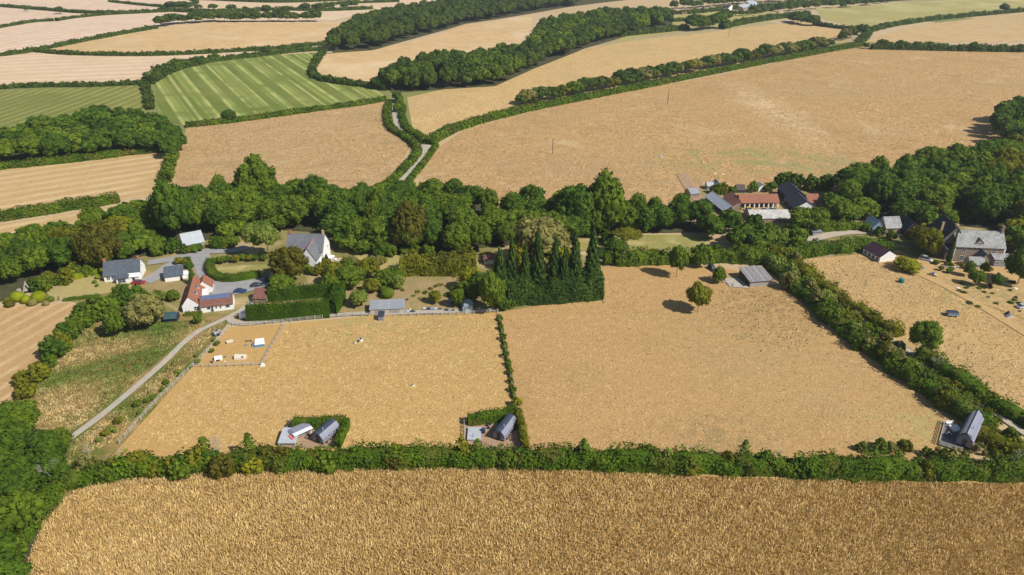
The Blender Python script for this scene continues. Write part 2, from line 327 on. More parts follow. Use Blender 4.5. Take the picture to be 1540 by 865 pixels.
FIELDS = [
 ('golden_field', 'near', [(0, 945), (38, 850), (88, 757), (170, 732), (440, 712), (760, 705), (1000, 712), (1300, 722), (1560, 725), (1900, 735), (1900, 1150), (-200, 1150)]),
 ('golden_field', 'midl', [(165, 690), (290, 552), (345, 492), (427, 488), (560, 475), (750, 470), (786, 700)]),
 ('golden_field', 'midr', [(750, 470), (905, 445), (900, 402), (1000, 398), (1100, 405), (1190, 440), (1300, 520), (1430, 610), (1470, 700), (786, 700)]),
 ('golden_field', 'right', [(1185, 393), (1300, 382), (1350, 385), (1420, 410), (1600, 420), (1750, 470), (1750, 760), (1560, 640), (1400, 545), (1240, 440)]),
 ('golden_field', 'leftlow', [(-200, 470), (0, 462), (128, 455), (100, 500), (50, 580), (0, 612), (-200, 700)]),
 ('rough_bank', 'bank', [(128, 458), (240, 470), (350, 478), (290, 552), (165, 690), (95, 745), (20, 690), (0, 614), (50, 580)]),
 ('golden_field', 'f7', [(-250, 290), (0, 252), (150, 238), (246, 224), (250, 250), (245, 292), (100, 312), (0, 325), (-250, 365)]),
 ('golden_field', 'f7', [(-250, 372), (0, 338), (180, 309), (250, 298), (250, 326), (150, 352), (60, 372), (0, 392), (-250, 425)]),
 ('golden_field', 'f8', [(281, 192), (400, 178), (578, 153), (600, 205), (618, 222), (575, 285), (500, 320), (250, 310), (262, 240)]),
 ('green_field', 'green', [(232, 122), (262, 108), (330, 92), (400, 84), (478, 79), (470, 105), (480, 120), (560, 132), (584, 148), (400, 176), (280, 190), (240, 180), (236, 150)]),
 ('green_field', 'green2', [(-250, 150), (0, 137), (120, 132), (214, 129), (219, 165), (150, 200), (0, 215), (-250, 240)]),
 ('stubble_field', 'pale', [(-250, 105), (0, 85), (50, 78), (130, 83), (210, 84), (330, 80), (480, 68), (400, 76), (330, 88), (250, 105), (218, 127), (0, 133), (-250, 147)]),
 ('stubble_field', 'gold_far', [(60, 76), (150, 58), (235, 42), (300, 35), (512, 33), (498, 64), (330, 79), (210, 83), (130, 82)]),
 ('stubble_field', 'pale2', [(-250, 75), (0, 43), (50, 33), (125, 22), (260, 18), (345, 23), (235, 40), (150, 56), (60, 75), (0, 84), (-250, 103)]),
 ('stubble_field', 'pale2', [(-250, 20), (0, 11), (60, 15), (150, 21), (50, 31), (0, 41), (-250, 70)]),
 ('stubble_field', 'pale2', [(-250, 0), (0, -8), (150, -5), (285, 0), (285, 12), (200, 18), (60, 13), (0, 9), (-250, 18)]),
 ('stubble_field', 'pale', [(290, -5), (520, -8), (700, -4), (600, 14), (540, 22), (500, 31), (300, 33), (360, 22), (290, 12)]),
 ('stubble_field', 'gold_far', [(487, 82), (560, 76), (640, 58), (700, 38), (800, 22), (800, 60), (700, 85), (600, 98), (572, 124), (490, 118), (474, 105)]),
 ('golden_field', 'strip', [(612, 147), (680, 132), (745, 128), (805, 100), (880, 74), (960, 60), (1060, 50), (1150, 38), (1230, 32), (1290, 46), (1260, 62), (1140, 90), (960, 124), (790, 158), (690, 190), (640, 208), (620, 192)]),
 ('golden_field', 'big', [(640, 235), (700, 195), (800, 166), (960, 135), (1140, 100), (1290, 71), (1400, 76), (1560, 78), (1750, 85), (1750, 180), (1750, 290), (1480, 262), (1360, 285), (1250, 300), (1040, 320), (800, 320), (600, 305)]),
 ('pasture', 'ygreen', [(1225, 12), (1540, -2), (1750, -6), (1750, 8), (1540, 15), (1400, 30), (1310, 46), (1240, 30)]),
 ('golden_field', 'f7', [(1300, 64), (1340, 48), (1400, 35), (1540, 19), (1750, 12), (1750, 75), (1540, 63), (1400, 64)]),
 ('pasture', 'ygreen', [(905, 50), (960, 33), (1040, 20), (1100, 16), (1150, 18), (1220, 25), (1130, 35), (1010, 50), (930, 62)]),
 ('lawn', 'lawn', [(870, 354), (1062, 354), (1075, 374), (860, 378)]),
 ('lawn', 'lawn2', [(70, 440), (110, 420), (160, 412), (215, 428), (160, 442), (80, 454)]),
 ('lawn', 'lawn', [(322, 402), (400, 398), (404, 404), (392, 416), (335, 415)]),
 ('lawn', 'lawn2', [(490, 392), (540, 384), (600, 382), (720, 385), (720, 412), (590, 408), (500, 405)]),
 ('kitchen_garden', 'garden', [(500, 470), (520, 425), (600, 408), (720, 410), (745, 465), (560, 473)]),
 ('lawn', 'right', [(1300, 385), (1400, 392), (1560, 400), (1620, 500), (1540, 480), (1430, 440), (1370, 405)]),
 ('yard', 'garden', [(1030, 285), (1250, 285), (1260, 325), (1200, 345), (1050, 340)]),
 ('yard', 'garden', [(205, 402), (300, 395), (330, 430), (270, 455), (200, 440)]),
]
FM['home'] = field_mat('home_ground', (.30, .255, .10), (.17, .18, .05), sc=.4, bumpd=.1, patch=[(.07, .48, .62, (.44, .33, .17), .8)])
drape('garden_ground', [(60, 445), (150, 395), (270, 360), (430, 330), (600, 360), (780, 360), (920, 395), (905, 450), (748, 470), (560, 474), (350, 480), (240, 470), (128, 458)], FM['home'], .05)
drape('garden_ground', [(1130, 345), (1300, 320), (1440, 325), (1640, 345), (1700, 430), (1560, 432), (1420, 405), (1350, 383), (1180, 390)], FM['home'], .05)
for i, (nm, mt, pts) in enumerate(FIELDS): drape(nm, pts, FM[mt], .10+.012*(i % 3)+(.08 if i > 22 else 0))
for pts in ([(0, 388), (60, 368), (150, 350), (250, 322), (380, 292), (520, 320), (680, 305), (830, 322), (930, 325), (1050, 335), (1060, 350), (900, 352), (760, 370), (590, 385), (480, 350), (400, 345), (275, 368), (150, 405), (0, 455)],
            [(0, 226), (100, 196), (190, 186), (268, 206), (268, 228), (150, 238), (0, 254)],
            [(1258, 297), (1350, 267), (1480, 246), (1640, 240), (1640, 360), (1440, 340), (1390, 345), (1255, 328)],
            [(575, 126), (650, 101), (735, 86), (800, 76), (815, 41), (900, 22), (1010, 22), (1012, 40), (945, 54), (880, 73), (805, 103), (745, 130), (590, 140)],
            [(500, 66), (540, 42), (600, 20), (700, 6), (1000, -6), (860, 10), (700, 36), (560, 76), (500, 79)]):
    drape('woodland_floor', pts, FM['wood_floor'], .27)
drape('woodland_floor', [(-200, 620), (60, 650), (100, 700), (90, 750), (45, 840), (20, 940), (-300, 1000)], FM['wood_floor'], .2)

# roads and tracks
def smooth(P, n=6):
    out = []
    for i in range(len(P)-1):
        p0 = P[max(i-1, 0)]; p1 = P[i]; p2 = P[i+1]; p3 = P[min(i+2, len(P)-1)]
        for k in range(n):
            t = k/n; out.append(.5*((2*p1)+(p2-p0)*t+(2*p0-5*p1+4*p2-p3)*t*t+(3*p1-p0-3*p2+p3)*t*t*t))
    return out+[P[-1]]
ROADS = []
def road(name, pts, width, mat, off=.3):
    P = smooth([Vector(at(*p)) for p in pts]); V = []; F = []; ROADS.append((P, width))
    for i, p in enumerate(P):
        d = (P[min(i+1, len(P)-1)]-P[max(i-1, 0)]).normalized(); n = Vector((-d.y, d.x))*width/2
        for k, q in enumerate((p+n, p, p-n)): V.append((q.x, q.y, h(q.x, q.y)+off+(.04 if k == 1 else 0)))
        if i: a = 3*i; F += [(a-3, a-2, a+1, a), (a-2, a-1, a+2, a+1)]
    me = bpy.data.meshes.new(name); me.from_pydata(V, [], F); me.materials.append(mat)
    for f in me.polygons: f.use_smooth = True
    tag(link(name, me), kind='structure')
road('track', [(95, 668), (160, 620), (240, 552), (290, 505), (335, 482), (365, 466), (395, 440), (408, 432)], 1.9, M['concrete'])
road('track', [(345, 478), (352, 486), (380, 487), (440, 480), (520, 474), (560, 472), (650, 470), (745, 466)], 2.2, M['concrete'], .31)
road('drive', [(222, 396), (262, 390), (300, 380), (350, 377), (372, 372)], 4.5, M['tarmac'], .3)
road('drive', [(300, 381), (306, 400), (318, 420), (335, 432)], 6.5, M['tarmac'], .32)
road('drive', [(218, 425), (236, 416), (258, 400), (280, 392)], 5.5, M['tarmac'], .33)
drape('parking_yard', [(308, 422), (330, 421), (345, 424), (402, 418), (412, 405), (418, 410), (415, 428), (398, 434), (350, 445), (320, 448)], M['tarmac'], .3)
road('lane', [(648, 210), (640, 225), (622, 250), (603, 272), (596, 286)], 4.0, M['concrete'])
road('lane', [(594, 160), (596, 180), (602, 198), (620, 212), (640, 222)], 4.0, M['concrete'])
road('track', [(1025, 262), (1035, 280), (1050, 300), (1062, 320)], 5, M['soil'])
road('track', [(1190, 405), (1260, 455), (1340, 510), (1420, 568), (1500, 625), (1570, 672)], 2.0, M['gravel'])
road('track', [(1180, 372), (1260, 352), (1330, 350), (1390, 362), (1430, 392)], 4.5, M['gravel'])
road('track', [(1290, 385), (1350, 400), (1420, 430), (1490, 470), (1570, 520)], 3.2, field_mat('worn_grass', (.57, .40, .19), (.46, .32, .15), sc=.5, bumpd=.05), .25)
drape('earth_yard', [(438, 645), (520, 640), (510, 675), (425, 675)], M['soil'], .25)
drape('earth_yard', [(697, 636), (776, 630), (785, 680), (697, 680)], M['soil'], .25)

# ------------------------------------------------------------------ leaf clump geometry
def ico(n=1):
    import bmesh
    b = bmesh.new(); bmesh.ops.create_icosphere(b, subdivisions=n, radius=1)
    V = np.array([v.co[:] for v in b.verts]); F = np.array([[v.index for v in f.verts] for f in b.faces]); b.free(); return V, F
ICO1 = ico(1); ICO2 = ico(2)
def cards(P, N, size, rs, jit=.7):
    n = len(P); N = N+rs.normal(size=(n, 3))*jit*.5; N /= np.linalg.norm(N, axis=1)[:, None]
    T = np.cross(N, rs.normal(size=(n, 3))); T /= np.linalg.norm(T, axis=1)[:, None]+1e-9; B = np.cross(N, T)
    s = size*rs.uniform(.55, 1.25, n)[:, None]; q = rs.uniform(.45, .8, n)[:, None]
    V = np.stack([P-T*s, P-B*s*q+T*s*.15, P+T*s*1.05, P+B*s*q-T*s*.1], 1).reshape(-1, 3)
    F = np.arange(4*n).reshape(n, 4); return V, F
def crown_lobes(seed, nl, shape):
    rs = np.random.RandomState(seed); c = []; r = []
    for i in range(nl):
        t = (i+.5)/nl
        if shape == 'round':
            z = 1-1.55*t; a = i*2.39996+rs.uniform(-.3, .3); rr = math.sqrt(max(0, 1-z*z)); k = rs.uniform(.60, .82)
            c.append((math.cos(a)*rr*k, math.sin(a)*rr*k, z*k*.92)); r.append(rs.uniform(.17, .35)); c[-1] = tuple(v*rs.uniform(.86, 1.12) for v in c[-1])
        elif shape == 'tiny':
            z = 1-1.5*t; a = i*2.39996+rs.uniform(-.3, .3); rr = math.sqrt(max(0, 1-z*z)); k = rs.uniform(.48, .66); c.append((math.cos(a)*rr*k, math.sin(a)*rr*k, z*k*.92)); r.append(rs.uniform(.34, .46))
        elif shape == 'cone':
            z = -1+2*t; a = i*2.39996; R_ = (1-t)**.75*.62+.02; c.append((math.cos(a)*R_*rs.uniform(.6, 1), math.sin(a)*R_*rs.uniform(.6, 1), z)); r.append(.12+.26*(1-t))
        elif shape == 'wide':
            a = i*2.39996; k = math.sqrt(t)*.8; c.append((math.cos(a)*k, math.sin(a)*k, (1-k*k)*.7*rs.uniform(.5, 1)-.3)); r.append(rs.uniform(.22, .36))
        elif shape == 'ball':
            c.append((0, 0, 0)); r.append(1.0)
    return np.array(c), np.array(r), rs
def crown(name, seed, nl=26, per=70, leaf=.10, shape='round', core=.86, jit=.8, sub=1, mat='mid', sx=1.0):
    c, r, rs = crown_lobes(seed, nl, shape); Vs = []; Fq = []; Ft = []; tq = []; tt = []; off = 0
    iv, if_ = (ICO1 if sub == 1 else ICO2)
    for k in range(len(c)):
        lt = rs.uniform(0, .5)
        V = c[k]+iv*r[k]*core*(1+rs.uniform(-.06, .06, (len(iv), 1))); Vs.append(V); Ft.append(if_+off); tt.append(np.full(len(if_), .32+lt*.5)); off += len(V)
        m = max(4, int(per*(r[k]/.33)**2)) if shape != 'ball' else per
        D = rs.normal(size=(m, 3)); D /= np.linalg.norm(D, axis=1)[:, None]; P = c[k]+D*r[k]*rs.uniform(.88, 1.1, (m, 1))
        keep = np.ones(m, bool)
        for j in range(len(c)):
            if j != k: keep &= np.linalg.norm(P-c[j], axis=1) > r[j]*.86
        keep &= D[:, 2] > -.75
        P = P[keep]; D = D[keep]
        if len(P) == 0: continue
        V, F = cards(P, D, leaf, rs, jit); Vs.append(V); Fq.append(F+off); off += len(V); tq.append(np.clip(lt+rs.uniform(0, .55, len(P)), 0, 1))
    return np_mesh(name, np.concatenate(Vs), [np.concatenate(Ft), np.concatenate(Fq)], LEAF[mat], np.concatenate(tt+tq))
CROWN = {'round': [crown('crown', 11+i, 42+4*i, 85, .082, core=.88, jit=1.15) for i in range(6)],
         'wide': [crown('crown', 31+i, 30, 75, .085, 'wide') for i in range(2)],
         'cone': [crown('crown', 51+i, 46, 60, .085, 'cone', .8) for i in range(3)],
         'low': [crown('crown', 71+i, 22, 60, .13, 'round', .9) for i in range(5)], 'tiny': [crown('crown', 81+i, 10, 60, .2, 'tiny', .95) for i in range(5)],
         'shrub': [crown('shrub', 91+i, 12, 90, .12, 'round') for i in range(4)],
         'ball': [crown('shrub', 111, 1, 900, .075, 'ball', .97, .35, 2)]}
def trunk_mesh(seed):
    rs = random.Random(seed); m = MB(); m.bar((0, 0, -.15), (0, 0, .45), .034, .024, 7)
    for i in range(5):
        a = i*1.3+rs.random(); e = .12+.1*rs.random()
        m.bar((0, 0, .3+.04*i), (math.cos(a)*e, math.sin(a)*e, .62+.15*rs.random()), .015, .005, 5)
    return m.mesh('trunk', BARK)
TRUNK = [trunk_mesh(i) for i in range(3)]
ntree = [0]; PENDING = []; HOUSES = []
def clash(x, y, r): return any((x-a)**2+(y-b)**2 < (l+r*.75+1)**2 for a, b, l in HOUSES)
def scale_w(x, y): return FPX/(y*CP+(CAMH-h(x, y))*SP)
def setmat(o, key):
    o.material_slots[0].link = 'OBJECT'; o.material_slots[0].material = LEAF[key] if key in LEAF else M[key]
TREE_NAME = {'cone': 'conifer_tree'}
def tree(x, y, ht, rad, key, label, group=None, shape='round', clear=.12, name=None, cat='tree', rs=random, force=False):
    """one tree: an empty at its foot over a trunk and a crown; copies share their mesh data"""
    if not force and clash(x, y, rad): return
    if not force: PENDING.append((ht*scale_w(x, y), x, y, ht, rad, key, label, group, shape, clear, rs.random())); return
    z = h(x, y); root = empty(name or TREE_NAME.get(shape, 'broadleaf_tree'), (x, y, z), rs.uniform(0, 6.28), label, cat, group)
    tr = link('trunk', rs.choice(TRUNK), root); tr.scale = (max(rad, ht*.3)*.9, max(rad, ht*.3)*.9, ht)
    cr = link('crown', rs.choice(CROWN[shape]), root); ch = ht*(1-clear)/2
    cr.scale = (rad, rad*rs.uniform(.88, 1.1), ch); cr.location = (0, 0, ht*clear+ch*.94); setmat(cr, key)
    if shape == 'low': cr.location.z = ht*.52
    ntree[0] += 1; return root
def ptree(bx, by, top, wpx, key, label, shape='round', clear=.12, group=None, name=None):
    g = at(bx, by); ht = hgt(bx, by, top); return tree(g[0], g[1], ht, wpx/2/scale_at(bx, by), key, label, group, shape, clear, name, force=True)
def shrub(bx, by, wpx, hm, key, label, group=None, shape='shrub', name='shrub', cat='shrub'):
    g = at(bx, by); r = wpx/2/scale_at(bx, by); hh = hm or r*1.5
    o = link(name, random.choice(CROWN[shape]), loc=(g[0], g[1], h(*g)+hh*.42)); o.scale = (r, r, hh*.58); o.rotation_euler[2] = random.uniform(0, 6)
    setmat(o, key); return tag(o, label, cat, group)
def fill(poly, sp, seed, mx=900):
    """scattered feet inside a ground polygon, no two nearer than sp"""
    W = [at(*p) for p in poly]; rs = random.Random(seed); out = []
    x0 = min(p[0] for p in W); x1 = max(p[0] for p in W); y0 = min(p[1] for p in W); y1 = max(p[1] for p in W)
    for _ in range(int((x1-x0)*(y1-y0)/sp/sp*14)):
        x = rs.uniform(x0, x1); y = rs.uniform(y0, y1)
        if inside(W, x, y) and all((x-a)**2+(y-b)**2 > sp*sp for a, b in out): out.append((x, y))
        if len(out) >= mx: break
    return out
def project(x, y, z):
    zc = y*CP+(CAMH-z)*SP; yc = y*SP-(CAMH-z)*CP; return 770+FPX*x/zc, 432.5-FPX*yc/zc
KN = {'lime': 'golden green', 'dark': 'dark green', 'mid': 'mid green', 'olive': 'olive green', 'light': 'pale green', 'brown': 'bronze tinged', 'far': 'hazy dark green', 'yellow': 'yellowish green', 'grey': 'grey green', 'conifer': 'blackish green'}
def row_of(PX, px, py):
    v = sorted(q[1] for q in PX if abs(q[0]-px) < 30); r = (v.index(min(v, key=lambda t: abs(t-py)))+.5)/len(v)
    return 'at back ' if r < .34 else 'in front ' if r > .67 else 'midway '
def wood(poly, sp, hr, rr, keys, where, seed, shape='round'):
    rs = random.Random(seed+1); F_ = fill(poly, sp, seed); PX = [project(a, b, h(a, b)) for a, b in F_]
    for x, y in F_:
        k = rs.choice(keys); f = rs.uniform(0, 1); px, py = project(x, y, h(x, y))
        wh = where(px, py) if callable(where) else where
        tree(x, y, hr[0]+(hr[1]-hr[0])*f, (rr[0]+(rr[1]-rr[0])*rs.random())*rs.choice((.72, .9, 1, 1.08, 1.15)), k, '%s%s tree %s%s' % ('tall ' if f > .66 else 'low ' if f < .33 else '', KN[k], row_of(PX, px, py), wh), 'trees '+wh, shape, rs=rs)

# ------------------------------------------------------------------ hedges
def hedge(pts, width, ht, label, key='hedge', leaf=.3, dens=5.5, bumps=.16, clip=False, group=None, name='hedge', cat='hedge', seed=None, world=False):
    rs = np.random.RandomState((seed or int(abs(pts[0][0])*7+abs(pts[0][1])*3)) % 99991)
    P = smooth([Vector(p) if world else Vector(at(*p)) for p in pts], 8) if len(pts) > 2 else [Vector(at(*p)) for p in pts]
    P = np.array([p[:] for p in P]); seg = np.linalg.norm(np.diff(P, axis=0), axis=1); cum = np.concatenate([[0], np.cumsum(seg)]); L = cum[-1]
    ph = rs.uniform(0, 6.28, 12)
    def frame(s):
        x = np.interp(s, cum, P[:, 0]); y = np.interp(s, cum, P[:, 1]); e = .6
        dx = np.interp(np.clip(s+e, 0, L), cum, P[:, 0])-np.interp(np.clip(s-e, 0, L), cum, P[:, 0]); dy = np.interp(np.clip(s+e, 0, L), cum, P[:, 1])-np.interp(np.clip(s-e, 0, L), cum, P[:, 1])
        n = np.hypot(dx, dy)+1e-9; return x, y, -dy/n, dx/n
    q = 1.7/max(width, 1.2)
    def surf(s, a, k):
        """a from 0 (one foot) over the top to pi (other foot)"""
        b = 1+bumps*(np.sin(s*q*1.3+ph[0]+a)+.8*np.sin(s*q*2.7+ph[1]-a*2)+.6*np.sin(s*q*4.9+ph[2]+a*3)+.7*np.sin(s*q*.41+ph[3]))*.6
        pw = .35 if clip else .62
        ca = np.cos(a); sa = np.sin(a); ex = np.sign(ca)*np.abs(ca)**pw*width/2*b*k; ez = np.abs(sa)**pw*ht*b*k
        x, y, nx, ny = frame(s); X = x+nx*ex; Y = y+ny*ex; return np.stack([X, Y, H(X, Y)+ez], 1), nx, ny, ca, sa
    ns = max(3, int(L/max(width*.45, .8))); m = 9
    s_, a_ = np.meshgrid(np.linspace(0, L, ns), np.linspace(0, math.pi, m), indexing='ij')
    V, *_ = surf(s_.ravel(), a_.ravel(), .9); i, j = np.meshgrid(np.arange(ns-1), np.arange(m-1), indexing='ij'); a = (i*m+j).ravel()
    F1 = np.stack([a, a+1, a+m+1, a+m], 1); t1 = np.clip(rs.uniform(.05, .5, len(F1)), 0, 1)
    V[:m, 2] -= 0
    N = int(L*(width+1.7*ht)*dens*1.25); s = rs.uniform(0, L, N); aa = rs.uniform(0, math.pi, N)
    e = N//25+6; s[:e] = 0; s[e:2*e] = L
    pos, nx, ny, ca, sa = surf(s, aa, rs.uniform(.86, 1.12 if clip else 1.2, N)); 
    pos[:2*e, :2] = pos[:2*e, :2]*1+0
    kk = rs.uniform(0, 1, 2*e)[:, None]; fx, fy, _, _ = frame(s[:2*e]); pos[:2*e, 0] = fx+(pos[:2*e, 0]-fx)*kk[:, 0]; pos[:2*e, 1] = fy+(pos[:2*e, 1]-fy)*kk[:, 0]; 
    pos[:2*e, 2] = H(pos[:2*e, 0], pos[:2*e, 1])+(pos[:2*e, 2]-H(pos[:2*e, 0], pos[:2*e, 1]))*rs.uniform(.1, 1, 2*e)
    Nn = np.stack([nx*ca, ny*ca, sa*.9+.1], 1); V2, F2 = cards(pos, Nn, leaf, rs, .8 if clip else 1.1)
    tone = np.clip(.5+.28*np.sin(s*q*.9+ph[5])+.2*np.sin(s*q*2.3+ph[6])+rs.uniform(-.35, .35, N), 0, 1)
    me = np_mesh(name, np.concatenate([V, V2]), [np.concatenate([F1, F2+len(V)])], LEAF[key], np.concatenate([t1, tone]))
    return tag(link(name, me), label, cat, group)

# ------------------------------------------------------------------ buildings
def frame2(A, B):
    a = Vector(at(*A)); b = Vector(at(*B)); d = b-a
    return a, d.length, math.atan2(d.y, d.x)
def slab(p0, p1, p2, p3, th=.14):
    """thick sheet over four corners (counter-clockwise from outside)"""
    P = [Vector(p) for p in (p0, p1, p2, p3)]; n = (P[1]-P[0]).cross(P[3]-P[0]).normalized()*th
    return MB().poly(P+[p+n for p in P], [(3, 2, 1, 0), (4, 5, 6, 7), (0, 1, 5, 4), (1, 2, 6, 5), (2, 3, 7, 6), (3, 0, 4, 7)])
def window(parent, face, u, z, w_, hh, W, D, x0=0, y0=0, door=False, mat='glass', fr='white', bars=True):
    """face: f front (y=y0), l left (x=x0), r right (x=x0+W)"""
    nm = 'door' if door else 'window'
    def T(a, o, zz):
        if face == 'f': return (x0+a, y0-o, zz)
        if face == 'l': return (x0-o, y0+D-a, zz)
        return (x0+W+o, y0+a, zz)
    def bx(m, a0, a1, z0, z1, o0, o1):
        p = [T(a, o, zz) for zz in (z0, z1) for a, o in ((a0, o0), (a1, o0), (a1, o1), (a0, o1))]
        m.poly(p, [(3, 2, 1, 0), (4, 5, 6, 7), (0, 1, 5, 4), (1, 2, 6, 5), (2, 3, 7, 6), (3, 0, 4, 7)])
    m = MB(); t = .08
    bx(m, u-t, u, z-t, z+hh+t, -.05, .07); bx(m, u+w_, u+w_+t, z-t, z+hh+t, -.05, .07); bx(m, u, u+w_, z-t, z, -.05, .09); bx(m, u, u+w_, z+hh, z+hh+t, -.05, .07)
    if bars and not door:
        bx(m, u+w_/2-.03, u+w_/2+.03, z, z+hh, .01, .05)
        if hh > 1: bx(m, u, u+w_, z+hh*.5-.02, z+hh*.5+.02, .012, .045)
    f = m.build(nm, M[fr], parent); g = MB(); bx(g, u, u+w_, z, z+hh, -.04, .015)
    g.build('panel' if door else 'pane', M[mat], f); return f
def block(parent, x0, y0, W, D, wh, rh, ridge, wall, roof, oh=.3, th=.14, gables=True, mono=False, ridge_off=0, z0=0, ridge_cap=None):
    """one walled volume with its roof; ridge 'x' runs along the front, 'y' runs away from it"""
    m = MB(); z0_ = -.4
    if mono: prof = [(y0, z0_), (y0+D, z0_), (y0+D, wh+rh), (y0, wh)]; m.prismx(prof, x0, x0+W)
    elif ridge == 'x': prof = [(y0, z0_), (y0+D, z0_), (y0+D, wh), (y0+D/2, wh+rh), (y0, wh)]; m.prismx(prof, x0, x0+W)
    else: prof = [(x0, z0_), (x0+W, z0_), (x0+W, wh), (x0+W/2+ridge_off, wh+rh), (x0, wh)]; m.prism(prof, y0, y0+D)
    m.build('wall', M[wall], parent)
    if mono:
        k = rh/D; r = slab((x0-oh, y0-oh, wh-k*oh+.02), (x0+W+oh, y0-oh, wh-k*oh+.02), (x0+W+oh, y0+D+oh, wh+rh+k*oh+.02), (x0-oh, y0+D+oh, wh+rh+k*oh+.02), th); r.build('roof', M[roof], parent)
        return
    if ridge == 'x':
        k = rh/(D/2); e = 0.12
        a = slab((x0-e, y0-oh, wh-k*oh+.02), (x0+W+e, y0-oh, wh-k*oh+.02), (x0+W+e, y0+D/2, wh+rh+.02), (x0-e, y0+D/2, wh+rh+.02), th)
        b = slab((x0+W+e, y0+D+oh, wh-k*oh+.02), (x0-e, y0+D+oh, wh-k*oh+.02), (x0-e, y0+D/2, wh+rh+.02), (x0+W+e, y0+D/2, wh+rh+.02), th)
        cap = MB().bar((x0-e-.01, y0+D/2, wh+rh+th*.9), (x0+W+e+.01, y0+D/2, wh+rh+th*.9), .13, n=6)
    else:
        xr = x0+W/2+ridge_off; kl = rh/(xr-x0); kr = rh/(x0+W-xr); e = .12
        a = slab((x0-oh, y0+D+e, wh-kl*oh+.02), (x0-oh, y0-e, wh-kl*oh+.02), (xr, y0-e, wh+rh+.02), (xr, y0+D+e, wh+rh+.02), th)
        b = slab((x0+W+oh, y0-e, wh-kr*oh+.02), (x0+W+oh, y0+D+e, wh-kr*oh+.02), (xr, y0+D+e, wh+rh+.02), (xr, y0-e, wh+rh+.02), th)
        cap = MB().bar((xr, y0-e-.01, wh+rh+th*.9), (xr, y0+D+e+.01, wh+rh+th*.9), .13, n=6)
    a.build('roof', M[roof], parent); b.build('roof', M[roof], parent); cap.build('ridge_cap', M[ridge_cap or roof], parent)
def chimney(parent, x, y, z0, z1, w_=.7, mat='brick', pots=1, d=.6):
    c = MB().box(x-w_/2, y-d/2, z0, x+w_/2, y+d/2, z1).box(x-w_/2-.07, y-d/2-.07, z1-.25, x+w_/2+.07, y+d/2+.07, z1-.08).build('chimney', M[mat], parent)
    for i in range(pots):
        q = x+(i-(pots-1)/2)*.4; MB().bar((q, y, z1-.01), (q, y, z1+.4), .13, .1, 8).build('chimney_pot', M['terra'], c)
def house(name, A, B, label, cat='house', group=None, rz=None):
    a, L, r = frame2(A, B); r = r if rz is None else rz
    HOUSES.append((a.x+math.cos(r)*L/2-math.sin(r)*3, a.y+math.sin(r)*L/2+math.cos(r)*3, L/2))
    return empty(name, (a.x, a.y, h(a.x, a.y)), r, label, cat, group), L

# --- white bungalow, far left
b, L = house('bungalow', (158, 425), (213, 420), 'white bungalow with blue slate roof, brick chimneys at both gables and a glazed porch')
block(b, 0, 0, L, 7.2, 2.5, 3.6, 'x', 'white', 'slate')
chimney(b, .45, 3.6, 5.2, 7.2); chimney(b, L-.45, 3.6, 5.2, 7.2)
block(b, 4.4, -2.6, 3.6, 2.59, 2.1, .35, 'x', 'white', 'slate', mono=True); block(b, 8.1, -1.8, 3.2, 1.79, 2.0, .5, 'x', 'white', 'white', mono=True)
for u in (.8, 2.4): window(b, 'f', u, .9, 1.1, 1.1, L, 7)
window(b, 'f', 4.9, .5, 2.4, 1.3, L, 7, 0, -2.6); window(b, 'f', 9.2, 0, .9, 1.9, L, 7, 0, -1.8, door=True); window(b, 'r', 3.1, 3.1, .8, 1.0, L, 7)
# --- its garage
b, L = house('garage', (249, 425), (276, 421.5), 'long low white garage with dark slate roof beside the grey drive', 'garage')
block(b, 0, 0, L, 4.6, 2.0, 1.5, 'x', 'white', 'slate', mono=True); window(b, 'f', L-.9, 0, .7, 1.7, L, 4, door=True, mat='dark_wood')
block(b, L+.02, .8, 2.6, 2.6, 1.7, .1, 'x', 'white', 'white', mono=True, oh=.05)
# --- pale shed in the trees
b, L = house('metal_shed', (278, 375), (308, 369), 'shed with a plain pale sheet roof among the trees above the drive', 'shed')
block(b, 0, 0, L, 4.6, 1.5, 2.7, 'x', 'grey_wood', 'pale_metal', mono=True)
for i in range(1, 5): MB().box(L*i/5-.03, -.2, 1.6, L*i/5+.03, -.1, 1.68).build('roof_joint', M['sheet'], b)
# --- terracotta roofed house with a low wing
b, L = house('farmhouse', (276, 471), (302, 468), 'white house with terracotta tiled roof, two oval rooflights and a low wing carrying solar panels')
block(b, 0, 0, L, 15.5, 2.4, 2.9, 'y', 'white', 'terra', ridge_off=-.3, oh=.35)
for y in (5.2, 9.4):
    xr = L/2-.3; k = 2.9/(L-xr); x = xr+1.5; z = 2.4+2.9-k*1.5+.2
    rl = MB(); pts = [(x+.62*math.cos(t), y+.85*math.sin(t)) for t in [i*math.pi/6 for i in range(12)]]
    P = [(px_, py_, 2.4+2.9-k*(px_-xr)+.16) for px_, py_ in pts]; Q = [(px_, py_, z_+.14) for px_, py_, z_ in P]
    rl.poly(P+Q, [tuple(range(12, 24))]+[(i, (i+1) % 12, 12+(i+1) % 12, 12+i) for i in range(12)]); o = rl.build('rooflight', M['sheet'], b)
    MB().poly([(x+(a-x)*.7, y+(c-y)*.7, z_+.02) for a, c, z_ in Q], [tuple(range(12))]).build('pane', M['glass'], o)
window(b, 'f', 3.4, .6, 1.3, 1.2, L, 15)
block(b, L*.52, 12.5, 4.8, 5, 2.2, 2.2, 'y', 'white', 'terra'); block(b, L-.02, 6.0, 1.6, 4.2, 2.3, .3, 'x', 'white', 'white', mono=True, oh=.1)
window(b, 'r', 7, .4, .9, 1.5, L+1.6, 15, mat='dark_wood', door=True)
wl = 9.6; block(b, L+.35, -1.4, wl, 5.6, 2.2, 2.1, 'x', 'white', 'brown_tile'); 
